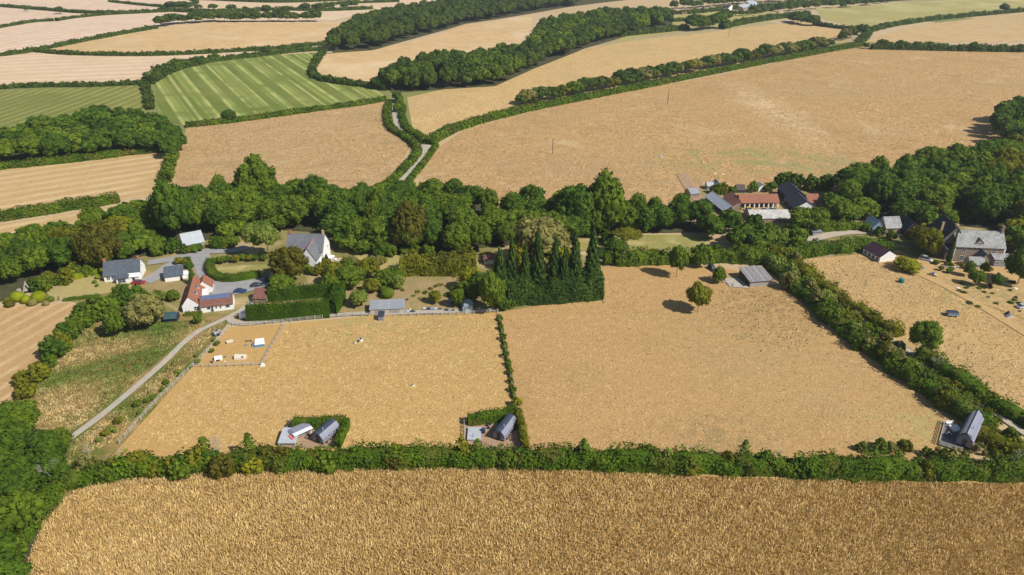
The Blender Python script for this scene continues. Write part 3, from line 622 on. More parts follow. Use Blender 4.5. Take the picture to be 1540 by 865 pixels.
for i in range(6):
    for j in range(2):
        k = 2.1/2.8; x = L+.9+i*1.42; y = -.02+j*.66+.3; p = MB()
        q = [(x, y, 2.2+k*(y+1.4)+.2), (x+1.34, y, 2.2+k*(y+1.4)+.2), (x+1.34, y+.6, 2.2+k*(y+2.0)+.2), (x, y+.6, 2.2+k*(y+2.0)+.2)]
        slab(*q, th=.05).build('solar_panel', M['solar'], b)
for u, w_ in ((1.9, 1.1), (4.4, .4), (5.6, .5), (7.4, 1.2)): window(b, 'f', u, 1.0, w_, .8, wl, 5, L+.35, -1.4, bars=False)
window(b, 'f', 2.9, 0, .8, 1.9, wl, 5, L+.35, -1.4, door=True, mat='dark_wood')
# --- large white house in the trees
b, L = house('white_house', (433, 396), (488, 397), 'tall white house with steep slate roofs and red ridge, behind a bronze tree')
block(b, 0, 0, L, 8.5, 5.0, 4.6, 'x', 'white', 'slate_mid'); chimney(b, .9, 4.2, 8.4, 11.0); chimney(b, L-.5, 4.2, 8.6, 11.2, .8, 'buff', 2)
block(b, L*.50, -5.5, L*.42, 9.5, 3.9, 4.3, 'y', 'white', 'slate_mid', ridge_cap='brick'); window(b, 'f', L*.66, 1.0, 1.2, 1.3, L, 8, 0, -5.5); window(b, 'f', L*.68, 4.3, .9, 1.1, L, 8, 0, -5.5)
block(b, 1.4, -1.8, 3.4, 5.0, 4.7, 1.7, 'y', 'white', 'slate_mid', oh=.15); window(b, 'f', 2.5, 3.6, 1.0, 1.0, L, 8, 0, -1.8)
window(b, 'r', 2.2, 1.0, 1.2, 1.3, L, 8.5); window(b, 'r', 5.4, 3.9, .9, 1.1, L, 8.5); window(b, 'f', 5.1, 1.1, 1.1, 1.3, L, 8)
MB().box(L+.02, -1.5, -.2, L+5.2, 4.5, .35).build('terrace', M['gravel'], b)
bal = MB()
for i in range(9): bal.box(L+.5+i*.55, -1.4, .35, L+.56+i*.55, -1.3, 1.25)
bal.box(L+.3, -1.42, 1.26, L+5.1, -1.28, 1.36); bal.build('balustrade', M['white'], b)
g = b.matrix_basis @ Vector((0, 0, 0)); cr_, sr_ = math.cos(b.rotation_euler[2]), math.sin(b.rotation_euler[2])
def off(b, x, y, z=0):
    c, s = math.cos(b.rotation_euler[2]), math.sin(b.rotation_euler[2]); return (b.location.x+x*c-y*s, b.location.y+x*s+y*c, b.location.z+z)
para = empty('parasol', off(b, L+2.2, 1.2, .35), 0, 'white garden parasol on the terrace beside the tall white house', 'parasol')
MB().bar((0, 0, 0), (0, 0, 2.4), .03, n=6).build('pole', M['pale_wood'], para)
MB().poly([(0, 0, 2.6)]+[(1.5*math.cos(i*math.pi/4), 1.5*math.sin(i*math.pi/4), 2.05) for i in range(8)], [(0, 1+i, 1+(i+1) % 8) for i in range(8)]).build('canopy', M['white'], para)
for x, y, lb in ((L+3.6, 2.2, 'right'), (L+1.4, -.4, 'near')):
    t = empty('garden_chair', off(b, x, y, .35), .4, 'white garden chair on the house terrace, %s of the parasol' % ('to the right' if lb == 'right' else 'in front'), 'chair')
    MB().box(-.3, -.3, .4, .3, .3, .46).build('seat', M['white'], t); MB().box(-.3, .27, .46, .3, .33, .95).build('backrest', M['white'], t)
    for sx in (-.27, .23):
        for sy in (-.27, .23): MB().box(sx, sy, 0, sx+.05, sy+.05, .4).build('leg', M['white'], t)
t = empty('garden_table', off(b, L+2.4, -.2, .35), 0, 'round white garden table under the parasol', 'table')
MB().bar((0, 0, .7), (0, 0, .75), .6, n=12).build('tabletop', M['white'], t); MB().bar((0, 0, 0), (0, 0, .7), .06, n=6).build('leg', M['white'], t)
# --- sheds on the garden fence
b, L = house('stable', (557, 474), (608, 472), 'long grey shed with a low felt roof on the edge of the kitchen garden', 'shed')
block(b, 0, 0, L, 4.6, 1.9, .7, 'x', 'grey_wood', 'sheet', mono=True, oh=.2)
for x in (L*.27, L*.55): MB().box(x-.04, -.1, 2.06, x+.04, 4.6, 2.1).poly([(x-.05, -.1, 2.10), (x+.05, -.1, 2.10), (x+.05, 4.6, 2.8), (x-.05, 4.6, 2.8)], [(0, 1, 2, 3)]).build('roof_batten', M['pale_metal'], b)
for i in range(7): MB().box(i*L/7+.04, -.05, 0, (i+1)*L/7-.04, -.005, 1.75).build('wall_panel', M['grey_wood' if i % 3 else 'pale_wood'], b)
b, L = house('field_shelter', (569, 483), (577, 483), 'small pale box shed with dark roof standing against the pasture fence', 'shed')
block(b, 0, 0, L, 2.3, 1.6, .5, 'x', 'lilac_sheet', 'slate_dark', mono=True, oh=.12); window(b, 'f', .5, .2, .5, 1.1, L, 2, door=True, mat='lilac_sheet', fr='grey_wood')
b, L = house('garden_shed', (696, 471), (711, 470.5), 'blue-grey shed with a rounded roof at the right end of the kitchen garden', 'shed')
prof = [(0, -.2), (L, -.2), (L, 1.7), (L*.8, 2.3), (L*.5, 2.55), (L*.2, 2.3), (0, 1.7)]
MB().prism(prof, 0, 4.2).build('wall', M['blue_metal'], b)
MB().prism([(-.12, 1.62), (L*.18, 2.36), (L*.5, 2.64), (L*.82, 2.36), (L+.12, 1.62), (L+.2, 1.7), (L*.86, 2.44), (L*.5, 2.76), (L*.14, 2.44), (-.2, 1.7)][::-1], -.15, 4.3).build('roof', M['pale_metal'], b)
window(b, 'f', L*.25, 0, L*.5, 1.6, L, 4, door=True, mat='pale_metal', fr='dark_wood')
b, L = house('stone_outhouse', (728, 398), (742, 398), 'tiny white fronted outhouse between the garden hedge and dark firs', 'shed')
block(b, 0, 0, L, 2.4, 2.0, .5, 'x', 'white', 'brown_tile', mono=True); window(b, 'f', .5, .9, .7, .7, L, 2)

# --- farmyard across the valley
b, L = house('barn', (1088, 325), (1101, 324), 'blue-grey sheet roofed barn at the left of the farmyard', 'barn')
block(b, 0, 0, L, 18, 2.3, 1.9, 'y', 'black_wood', 'pale_metal', ridge_off=1.0, oh=.4)
b, L = house('cow_house', (1100, 317), (1113, 317), 'low barn with dull brown tiled roof between the blue-grey barn and the red range', 'barn')
block(b, 0, 0, L, 13, 1.9, 2.0, 'y', 'stone', 'brown_tile', ridge_off=1.6, oh=.4)
b, L = house('stable_range', (1112, 313.5), (1170, 312.5), 'long low range with bright terracotta roof and open white pillared front', 'barn')
m_ = MB(); m_.prismx([(1.8, -.3), (6.5, -.3), (6.5, 2.5), (3.2, 4.9), (1.8, 3.9)], 0, L); m_.build('wall', M['orange'], b)
slab((-.2, -.4, 2.35), (L+.2, -.4, 2.35), (L+.2, 3.2, 5.0), (-.2, 3.2, 5.0), .16).build('roof', M['terra'], b); slab((L+.2, 6.9, 2.3), (-.2, 6.9, 2.3), (-.2, 3.2, 5.0), (L+.2, 3.2, 5.0), .16).build('roof', M['terra'], b)
MB().box(0, -.15, 2.2, L, .1, 2.48).build('beam', M['white'], b)
for i in range(9): MB().box(i*(L-.5)/8, -.14, -.2, i*(L-.5)/8+.5, .3, 2.2).build('pillar', M['white'], b)
for i in range(8): MB().box(i*(L-.5)/8+.9, 1.7, 0, i*(L-.5)/8+1.9, 1.78, 1.9).build('door', M['dark_wood'], b)
b, L = house('black_barn', (1194, 322), (1226, 322), 'big black barn with glazed side and long ridge running up the yard', 'barn')
block(b, 0, 0, L, 13, 2.5, 2.8, 'y', 'white', 'slate_dark', ridge_off=0, oh=.4); block(b, .6, 13.02, L-1, 11, 3.6, 2.7, 'y', 'black_wood', 'slate_dark', oh=.4)
for i in range(7): window(b, 'l', .6+i*1.7, .3, 1.45, 1.9, L, 13, mat='green_glass', fr='dark_wood', bars=False)
b, L = house('farm_cottage', (1214, 314), (1232, 313.5), 'short red roofed cottage joined on right of the black barn')
block(b, 0, 0, L, 7, 2.6, 2.6, 'x', 'white', 'terra'); window(b, 'f', 1.0, .8, 1.2, 1.1, L, 7); window(b, 'f', 3.6, 0, .9, 2.0, L, 7, door=True, mat='dark_wood')
b, L = house('polytunnel', (1128, 335), (1188, 335), 'long low building with mottled whitish roof in front of the farmyard', 'barn')
block(b, 0, 0, L, 9.5, 1.8, 1.9, 'x', 'stone', 'mottled', oh=.2)
b, L = house('white_shed', (1063, 286), (1073, 286), 'small white shed behind the farmyard, left of the dark one', 'shed'); block(b, 0, 0, L, 4, 1.9, 1.1, 'x', 'blue_metal', 'pale_metal')
b, L = house('dark_shed', (1075, 284), (1083, 284), 'small dark shed behind the farmyard, right of the white one', 'shed'); block(b, 0, 0, L, 4.4, 1.9, 1.2, 'y', 'black_wood', 'sheet')
b, L = house('outbuilding', (1038, 299), (1052, 297.5), 'grey lean-to building at the end of the farm track', 'barn'); block(b, 0, 0, L, 5.5, 2.2, 1.4, 'x', 'stone', 'sheet')
b, L = house('hen_house', (1107, 291), (1120, 291), 'dark pitched shed among bushes behind the red range', 'shed'); block(b, 0, 0, L, 4, 1.7, 1.6, 'x', 'dark_wood', 'dark_wood')
b, L = house('hen_house', (1140, 289), (1152, 288), 'small pale ended shed behind the red range roof, near the black barn', 'shed'); block(b, 0, 0, L, 4, 1.9, 1.3, 'y', 'white', 'sheet')
# --- small shed, outbuildings and cottage right
b, L = house('tool_shed', (1222, 355), (1234, 354), 'tiny grey tin shed beside the track behind the hedge', 'shed'); block(b, 0, 0, L, 2.6, 1.6, .5, 'x', 'sheet', 'metal', mono=True)
b, L = house('coach_house', (1330, 353), (1354, 352), 'outbuilding with pale slate roof and dark hipped wing left of the stone house', 'barn')
block(b, 0, 0, L, 6.5, 2.8, 3.2, 'x', 'stone', 'slate_pale'); window(b, 'f', 1.2, 0, 2.0, 2.2, L, 6, door=True, mat='dark_wood', fr='dark_wood')
block(b, -4.6, 1.2, 4.5, 6.5, 2.6, 2.4, 'y', 'blue_metal', 'blue_metal'); block(b, L+.05, -2.8, 5.4, 8.5, 2.4, 3.6, 'y', 'black_wood', 'slate_dark', ridge_off=-.3)
b, L = house('cottage', (1322, 395.5), (1346, 392), 'low white cottage with dark purple slate roof standing at the top of the right pasture')
block(b, 0, 0, L, 8.6, 2.2, 2.1, 'y', 'white', 'purple', oh=.3)
for i in range(4): window(b, 'l', .9+i*2.0, .5, 1.0, 1.2, L, 8.6, bars=False)
# --- the stone house
b, L = house('stone_house', (1431, 393), (1505, 396), 'big brown stone house with pale mottled slate roof, two tall end chimneys and a porch')
block(b, 0, 0, L, 8.8, 6.0, 4.3, 'x', 'stone', 'slate_pale', oh=.35)
chimney(b, .6, 4.4, 9.0, 12.6, .8, 'buff', 2, 1.4); chimney(b, L-.6, 4.4, 9.0, 12.6, .8, 'stone', 2, 1.4)
block(b, -4.0, 3.5, 9.0, 12.5, 6.0, 5.8, 'y', 'shade_stone', 'slate_dark', ridge_off=0); chimney(b, -3.0, 7.0, 6.5, 12.2, .7, 'buff', 1)
block(b, -2.4, .8, 2.38, 3.6, 4.2, 1.4, 'x', 'shade_stone', 'slate_dark', mono=True)
block(b, L*.40, .5, 2.6, 3.2, 7.2, 1.3, 'y', 'stone', 'slate_mid', oh=.2, th=.1); window(b, 'f', L*.40+.8, 6.4, 1.0, .9, L, 8, 0, .5)
for u in (2.4, L-4.3): window(b, 'f', u, 3.7, 1.3, 1.5, L, 8); 
window(b, 'f', 2.4, .7, 1.3, 1.6, L, 8); window(b, 'f', L-7.6, 3.9, 1.0, 1.4, L, 8)
block(b, L*.44, -4.2, 3.0, 4.19, 2.9, 2.1, 'y', 'stone', 'slate_mid', oh=.2); window(b, 'f', L*.44+1, 0, 1.0, 2.1, L, 8, 0, -4.2, door=True, mat='dark_wood')
block(b, 3.2, -6.2, 5.0, 4.5, 1.9, 1.8, 'x', 'pale_wood', 'slate_pale', oh=.25); block(b, L-4.2, -3.4, 5.6, 3.39, 2.7, .9, 'x', 'lilac_sheet', 'slate_pale', mono=True, oh=.2)
for i in range(3): window(b, 'f', L-3.8+i*1.7, .9, 1.2, 1.2, L, 8, 0, -3.4)
window(b, 'r', 2.2, 3.8, 1.0, 1.4, L, 8.8); window(b, 'r', 5.5, 1.0, 1.0, 1.4, L, 8.8)
for x in (0, L): MB().box(x-.22, -.06, -.2, x+.22, .3, 6.0).build('quoin', M['white'], b)
# --- field barn
b, L = house('field_barn', (1127, 432.5), (1160, 430), 'open fronted timber field barn with patched corrugated roof in the hedge corner', 'barn')
m_ = MB().prismx([(0, -.2), (.15, -.2), (.15, 2.2), (0, 2.2)], 0, L); m_.prismx([(8.3, -.2), (8.5, -.2), (8.5, 3.2), (8.3, 3.2)], 0, L); m_.box(L-.15, .16, -.2, L, 8.29, 2.3); m_.build('wall', M['grey_wood'], b)
for i in range(4): MB().box(.02, i*2.7, -.2, .2, i*2.7+.2, 2.3+i*.3).build('post', M['dark_wood'], b)
nsh = 9
for i in range(nsh):
    x0 = -.4+i*(L+.8)/nsh; x1 = x0+(L+.8)/nsh-.03; dz = .03*(i % 2)
    slab((x0, -.5, 2.25+dz), (x1, -.5, 2.25+dz), (x1, 9.0, 3.35+dz), (x0, 9.0, 3.35+dz), .06).build('roof_sheet', M[['rust', 'metal', 'rust', 'sheet'][(i*7) % 4]], b)
tag(MB().poly([off(b, *p) for p in ((-6.5, 1, .3), (-.4, -1.0, .3), (-.6, 6.5, .3), (-6, 8, .3))], [(0, 1, 2, 3)]).build('concrete_apron', M['concrete']), kind='structure')
# --- distant white farm
b, L = house('far_farmhouse', (1117, 16), (1147, 13), 'distant long white farmhouse roof seen over trees at the top of the picture'); block(b, 0, 0, L, 9, 3.5, 2.6, 'x', 'stone', 'pale_metal', mono=True); block(b, L*.62, 9.1, L*.4, 8, 6, 2.5, 'x', 'white', 'pale_metal', mono=True); [window(b, 'f', 2+i*4.5, 1.0, 1.8, 1.6, L, 9) for i in range(6)]
b, L = house('far_cottage', (1095, 17), (1103, 14), 'distant little white gable left of the long white farmhouse'); block(b, 0, 0, L, 7, 3.6, 2.8, 'y', 'white', 'slate_dark')
b, L = house('far_cottage', (1026, 22), (1040, 21), 'distant tan shed left of the white farmhouse, by the wood', 'shed'); block(b, 0, 0, L, 8, 3, 2, 'x', 'stone', 'terra')

# --- shepherd huts and their plots
def hut(A, B, W, label, mat1='tan_sheet', mat2='lilac_sheet', hh=2.0, top=1.3, gable=False):
    a = Vector(at(*A)); c = Vector(at(*B)); d = c-a; L = d.length; rz = math.atan2(d.y, d.x)-math.pi/2
    r = empty('shepherd_hut', (a.x, a.y, 0), rz, label, 'hut'); z0 = .45
    MB().box(-W/2+.1, .1, z0, W/2-.1, L-.1, z0+.25).build('chassis', M['black'], r)
    MB().prism([(-W/2, z0+.25), (W/2, z0+.25), (W/2, hh), (W*.3, hh+top*.72), (0, hh+top-.02), (-W*.3, hh+top*.72), (-W/2, hh)], 0, L).build('wall', M[mat2], r)
    q = [(-W/2-.15, hh-.05), (-W*.43, hh+top*.42), (-W*.27, hh+top*.84), (0, hh+top)] if not gable else [(-W/2-.2, hh-.15), (0, hh+top)]
    Z_ = lambda x: (hh-.05 if abs(x) >= W*.5 else hh+top*(.42 if abs(x) > W*.4 else .84 if abs(x) > W*.2 else 1))
    if gable: halves = (([(-W/2-.2, hh-.15), (0, hh+top)], mat1), ([(0, hh+top), (W/2+.2, hh-.15)], mat2))
    else: halves = (([(x, Z_(x)) for x in (-W/2-.15, -W*.43, -W*.27, 0, W*.27)], mat1), ([(x, Z_(x)) for x in (W*.27, W*.43, W/2+.15)], mat2))
    for pr, mm in halves: MB().prism(pr+[(x, z+.12) for x, z in pr[::-1]], -.25, L+.25).build('roof', M[mm], r)
    for y in (L*.2, L*.8):
        for sx in (-1, 1):
            wv = MB().bar((sx*(W/2-.05), y, .35), (sx*(W/2+.12), y, .35), .35, n=12).build('wheel', M['black'], r)
    f = MB().box(-.45, -.06, z0+.3, .45, -.005, z0+2.1).build('door', M['dark_wood'], r); MB().box(-.28, -.09, z0+1.1, .28, -.061, z0+1.9).build('pane', M['glass'], f)
    MB().bar((W*.2, L*.25, hh+top*.7), (W*.2, L*.25, hh+top+.7), .1, n=8).build('flue', M['pale_metal'], r)
    for y in (L*.3, L*.62): w_ = MB().box(W/2+.005, y, z0+1.0, W/2+.05, y+.8, z0+1.6).build('window', M['white'], r); MB().box(W/2+.051, y+.08, z0+1.08, W/2+.07, y+.72, z0+1.52).build('pane', M['glass'], w_)
    return r
hut((479, 668), (502, 648), 3.2, 'shepherd hut with dark curved roof inside the left hedged plot')
hut((750, 664), (768, 640), 3.0, 'shepherd hut with blue-black curved roof inside the middle hedged plot')
hut((1447, 674), (1463, 640), 3.2, 'tall hut with steep grey gable roof beside the timber deck', 'tan_sheet', 'lilac_sheet', 2.6, 1.9, True)
def thing(name, bx, by, label, cat, rz=0, group=None, z=0):
    g = at(bx, by); return empty(name, (g[0], g[1], h(*g)+z), rz, label, cat, group)
# deck with rail
a = Vector(at(1410, 670)); d_ = Vector(at(1421, 630))-a; dk = empty('timber_deck', (a.x, a.y, 0), math.atan2(d_.y, d_.x)-math.pi/2, 'raised timber deck with a slatted rail beside the steep roofed hut', 'deck'); DL = 10.6
nb = 18
for i in range(nb): MB().box(0, DL*i/nb+.02, .35, 5.0, DL*(i+1)/nb-.02, .45+.01*(i % 2)).build('board', M['deck'], dk)
MB().box(.1, .1, .02, 4.9, DL-.1, .34).build('frame', M['dark_wood'], dk)
for i in range(9): MB().box(0, i*(DL-.1)/8, .45, .1, i*(DL-.1)/8+.1, 1.45).build('post', M['fence'], dk)
for i in range(4): MB().box(i*1.5+.2, 0, .45, i*1.5+.3, .1, 1.45).build('post', M['fence'], dk)
for z in (.8, 1.12, 1.45): MB().box(.0, -.02, z, .12, DL, z+.07).build('rail', M['fence'], dk); MB().box(.13, -.02, z, 5.0, .06, z+.07).build('rail', M['fence'], dk)
def odk(x, y, z=.47): return off(dk, x, y, z)
t = empty('hot_tub', odk(2.6, 8.2), .05, 'white square cover lying on the deck by the steep roofed hut', 'tub cover'); MB().box(-1.0, -1.2, 0, 1.0, 1.2, .5).build('shell', M['pale_metal'], t); MB().box(-1.05, -1.25, .51, 1.05, 1.25, .62).build('cover', M['white'], t)
t = empty('bench', odk(1.2, 9.9), 0, 'white bench at the far corner of the timber deck', 'bench'); MB().box(-.9, -.3, .38, .9, .3, .45).build('seat', M['white'], t); MB().box(-.9, .25, .46, .9, .31, .9).build('backrest', M['white'], t); [MB().box(x, -.25, 0, x+.08, .25, .38).build('leg', M['white'], t) for x in (-.8, .72)]
t = empty('picnic_table', odk(1.7, 4.8), .3, 'dark table with small white things on it in the middle of the deck', 'table'); MB().box(-.9, -.5, .68, .9, .5, .74).build('tabletop', M['dark_wood'], t); [MB().box(x, y, 0, x+.08, y+.08, .68).build('leg', M['dark_wood'], t) for x in (-.85, .77) for y in (-.45, .37)]
for i, (x, y) in enumerate(((2.0, 4.6), (1.5, 4.9))):
    o = MB().bar((0, 0, 0), (0, 0, .18), .14, .18, 8).build('bowl', M['white'], None, odk(x, y, .47+.74)); tag(o, 'white bowl on the dark deck table, %s' % ('nearer the hut' if i == 0 else 'nearer the rail'), 'bowl')
# middle plot: square platform, bins
t = thing('hot_tub', 703, 665, 'pale blue square cover with a short post in the middle hedged plot', 'tub cover', 0); MB().box(0, 0, 0, 3.1, 4.6, .7).build('shell', M['lilac_sheet'], t); MB().box(-.06, -.06, .71, 3.16, 4.66, .83).build('cover', M['pale_metal'], t); MB().bar((1.3, 1.0, .84), (1.3, 1.0, 1.9), .06, n=6).build('post', M['black'], t)
t = thing('oil_tank', 727, 652, 'dark blue upright tank between the square cover and the hut', 'tank'); MB().bar((0, 0, 0), (0, 0, 1.4), .5, n=12).build('drum', M['navy_paint'], t); MB().bar((0, 0, 1.41), (0, 0, 1.5), .45, .3, 12).build('lid', M['blue_paint'], t)
for i, (x, y) in enumerate(((733, 642), (735, 646), (737, 640))):
    t = thing('wheelbarrow', x, y, 'small dark bin beside the upright tank, %s of three' % ('leftmost', 'nearest', 'farthest')[i], 'bin'); MB().bar((0, 0, 0), (0, 0, .7), .22, .28, 8).build('drum', M['black'], t); MB().bar((0, 0, .71), (0, 0, .76), .3, n=8).build('lid', M['navy_paint'], t)
# left plot: caravan with awning, tarpaulin
t = thing('caravan', 440, 664, 'small caravan with faded roof and white and pink awning in the left hedged plot', 'caravan', .72)
MB().prism([(0, .4), (5.2, .4), (5.2, 1.9), (4.6, 2.3), (.6, 2.3), (0, 1.9)], 0, 2.0).build('body', M['lilac_sheet'], t); MB().box(.2, -1.2, 2.0, 5.0, -.02, 2.08).build('awning', M['white'], t); MB().box(-.6, -1.3, 1.6, .19, .8, 1.66).build('canvas', M['pink'], t)
for x in (-.5, .1, 4.8): MB().bar((x, -1.15, 0), (x, -1.15, 1.99 if x > .15 else 1.59), .05, n=5).build('pole', M['pink'], t)
for x in (1.2, 3.8): MB().bar((x, -.02, .35), (x, .12, .35), .35, n=12).build('wheel', M['black'], t)
MB().box(1.0, -.03, 1.1, 2.2, -.005, 1.7).build('window', M['glass'], t); MB().box(3, -.03, 1.1, 4.2, -.005, 1.7).build('window', M['glass'], t)
t = thing('woodstore', 421, 672, 'lean-to with blue-grey sheet roof at the left end of the left hedged plot', 'shed'); block(t, 0, 0, 3.6, 4.5, 1.2, .5, 'x', 'grey_wood', 'pale_metal', mono=True)
for i, (x, y) in enumerate(((462, 660), (465, 657), (467, 652))):
    t = thing('barrel', x, y, 'dark barrel between the caravan and the hut, %s of three' % ('nearest', 'middle', 'farthest')[i], 'barrel'); MB().bar((0, 0, 0), (0, 0, .8), .28, n=8).build('drum', M[['cream', 'black', 'white'][i]], t); MB().bar((0, 0, .81), (0, 0, .85), .24, n=8).build('lid', M['black'], t)
tag(MB().box(0, 0, .1, 2.6, 1.6, .5).box(.3, .3, .51, 2.2, 1.3, .62).build('tarpaulin', M['blue_tarp'], None, G(571, 682), .1), 'blue tarpaulin covered heap just behind the long front hedge', 'tarpaulin')

# ------------------------------------------------------------------ vehicles
def car(bx, by, rz, mat, label, L=4.3, cat='car', name='parked_car', van=False):
    t = thing(name, bx, by, label, cat, rz); W = 1.78; k = L/4.3
    # body: sections along x (x, half width, z bottom, z top)
    def loft(sec):
        m = MB(); n = len(sec); pts = []
        for x, hw, zb, zs, zt, tw in sec: pts += [(x*k, -hw, zb), (x*k, -hw, zs), (x*k, -tw, zt), (x*k, tw, zt), (x*k, hw, zs), (x*k, hw, zb)]
        f = [tuple(range(6))[::-1], tuple(range(6*(n-1), 6*n))]
        for i in range(n-1): f += [(6*i+j, 6*i+(j+1) % 6, 6*i+6+(j+1) % 6, 6*i+6+j) for j in range(6)]
        return m.poly(pts, f)
    bo = loft([(-2.15, .72, .35, .6, .75, .6), (-2.0, .86, .25, .78, .92, .74), (-1.0, .89, .22, .82, .98, .78), (.9, .89, .22, .80, .94, .78), (1.7, .86, .24, .70, .82, .72), (2.1, .72, .32, .55, .62, .55)]).build('body', M[mat], t)
    zt = 1.75 if van else 1.42
    loft([(-1.95 if van else -1.75, .76, .9, .95, .97, .70), (-1.7 if van else -1.05, .77, .92, 1.2, zt-.04, .62), (.2, .77, .92, 1.2, zt, .62), (1.05, .76, .86, .9, .92, .70)]).build('cabin_glass', M['glass'], t)
    MB().box((-1.68 if van else -1.0)*k, -.60, zt-.03, .18*k, .60, zt+.03).build('roof', M[mat], t)
    for x in (-1.3, 1.35):
        for s in (-1, 1):
            q = MB().bar((x*k, s*.74, .32), (x*k, s*.92, .32), .32, n=12).build('wheel', M['black'], t); MB().bar((x*k, s*.921, .32), (x*k, s*.935, .32), .18, n=8).build('rim', M['pale_metal'], q)
    for s in (-.6, .6): MB().box(2.02*k, s-.15, .5, 2.12*k, s+.15, .64).build('headlight', M['white'], t); MB().box(-2.14*k, s-.15, .62, -2.06*k, s+.15, .76).build('tail_light', M['red_paint'], t)
    return t
car(209, 427, .12, 'red_paint', 'dark red estate car parked in front of the white bungalow', 4.7)
car(362, 440, .05, 'blue_paint', 'bright blue car parked alone in the middle of the tarmac yard')
car(387, 431, .3, 'navy_paint', 'navy blue car at the right edge of the yard beside the hedge')
car(405, 422, 1.0, 'navy_paint', 'dark car half in shade under the bronze tree')
car(1071, 406, -1.35, 'navy_paint', 'dark blue and white off-road car parked in the hedge gap near the field barn', 4.6, van=True)
car(1392, 392, -.65, 'silver_paint', 'silver people carrier parked in front of the big stone house', 4.8, van=True)
car(1150, 318.5, 0, 'navy_paint', 'dark car parked in the farmyard, left of the silver one'); car(1163, 317.5, -.5, 'silver_paint', 'silver car parked in the farmyard beside the black barn')
car(1127, 317.5, .1, 'yellow_paint', 'small yellow vehicle under the left end of the pillared range', 3.6, 'vehicle', 'yellow_loader', van=True)
car(1537, 463, .3, 'silver_paint', 'silver blue car cut by the right edge of the picture, below the stone house')
t = thing('horse_trailer', 367, 479, 'small white box trailer beside the tall clipped hedge', 'trailer', .1)
MB().box(-1.1, -.8, .4, 1.1, .8, 1.9).prism([(-1.1, 1.9), (1.1, 1.9), (.8, 2.15), (-.8, 2.15)], -.8, .8).build('body', M['white'], t); MB().box(1.1, -.05, .4, 1.9, .05, .5).build('drawbar', M['black'], t)
for s in (-.82, .82): MB().bar((0, s-.08, .32), (0, s+.08, .32), .32, n=10).build('wheel', M['black'], t)
t = thing('flat_trailer', 1431, 475, 'dark blue box trailer standing alone in the right pasture', 'trailer', -.15)
MB().box(-1.5, -1.1, .4, 1.5, 1.1, 1.3).build('body', M['blue_metal'], t); MB().prismx([(-1.15, 1.31), (1.15, 1.31), (.9, 1.55), (-.9, 1.55)], -1.55, 1.55).build('cover', M['navy_paint'], t)
for x in (-.7, .7):
    for s in (-1.1, 1.1): MB().bar((x, s-.08, .3), (x, s+.08, .3), .3, n=10).build('wheel', M['black'], t)
t = thing('water_tank', 1355, 425, 'teal green round feeder standing in the right pasture', 'feeder'); MB().bar((0, 0, 0), (0, 0, 1.3), .95, .85, 14).build('drum', M['teal'], t); MB().bar((0, 0, 1.31), (0, 0, 1.6), .85, .25, 14).build('lid', M['teal'], t)
t = thing('garden_tent', 1517, 476, 'small white and green ridge tent in the rough grass right', 'tent', -.3); MB().prism([(-1.2, 0), (1.2, 0), (0, 1.4)], -1.5, 0).build('canvas', M['white'], t); MB().prism([(-1.1, 0), (1.1, 0), (0, 1.3)], .01, 1.5).build('flysheet', LEAF['grey'], t)
t = thing('farm_gate_trailer', 1403, 415, 'small grey trailer with pale tailboard on the pasture edge by the yellow bush', 'trailer', -.7); MB().box(-1.3, -.6, .3, 1.3, .6, .7).build('body', M['pale_wood'], t); MB().box(-.5, -.5, .71, .3, .5, 1.5).build('engine', M['sheet'], t); [MB().bar((.2, s-.06, .3), (.2, s+.06, .3), .3, n=8).build('wheel', M['black'], t) for s in (-.62, .62)]
t = thing('rowing_boat', 1383, 403, 'upturned dark dinghy on the grass beside the yellow bush', 'boat', -.75)
MB().poly([(-2, 0, .1), (-1.3, .6, .05), (1, .65, .05), (2, .2, .05), (2, -.2, .05), (1, -.65, .05), (-1.3, -.6, .05), (-1.2, 0, .6), (1.6, 0, .6)], [(0, 1, 7), (1, 2, 8, 7), (2, 3, 8), (3, 4, 8), (4, 5, 8), (5, 6, 7, 8), (6, 0, 7), (0, 6, 5, 4, 3, 2, 1)]).build('hull', M['blue_metal'], t); MB().box(-1.3, -.04, .58, 1.7, .04, .68).build('keel', M['pale_wood'], t)
# ------------------------------------------------------------------ small things in the pastures and the paddock
t = thing('pony_shelter', 391, 520, 'light blue shelter with a bright white roof in the small paddock', 'shelter', .25)
MB().prism([(-1.3, 0), (1.3, 0), (1.3, 1.0), (-1.3, 1.0)], -1, 1).build('wall', M['blue_tarp'], t); slab((-1.3, -1.1, 1.02), (1.5, -1.1, 1.02), (1.3, 1.2, 1.7), (-1.1, 1.2, 1.7), .08).build('roof', M['white'], t); slab((-2.3, -.6, .05), (-1.35, -1.2, .05), (-1.0, -.6, .9), (-1.5, .6, 1.5), .06).build('ramp', M['blue_metal'], t)
t = thing('pig_ark', 362, 539, 'cream rounded ark with a round black vent in the small paddock', 'animal ark', .02)
MB().prismx([(-1.0, 0), (1.0, 0), (.95, .6), (.6, 1.1), (0, 1.3), (-.6, 1.1), (-.95, .6)], -1.5, 1.5).build('shell', M['cream'], t); MB().bar((.9, -.78, .95), (.9, -.93, 1.08), .22, n=10).build('vent', M['black'], t)
t = thing('pig_ark', 329, 541, 'white domed ark with dark opening near the paddock corner', 'animal ark', .3)
MB().prismx([(-.8, 0), (.8, 0), (.78, .6), (.45, 1.1), (0, 1.25), (-.45, 1.1), (-.78, .6)], -1.0, 1.0).build('shell', M['white'], t); MB().prismx([(-.9, 0), (-.815, 0), (-.8, .5), (-.85, .5)], -.6, .4).build('opening', M['black'], t)
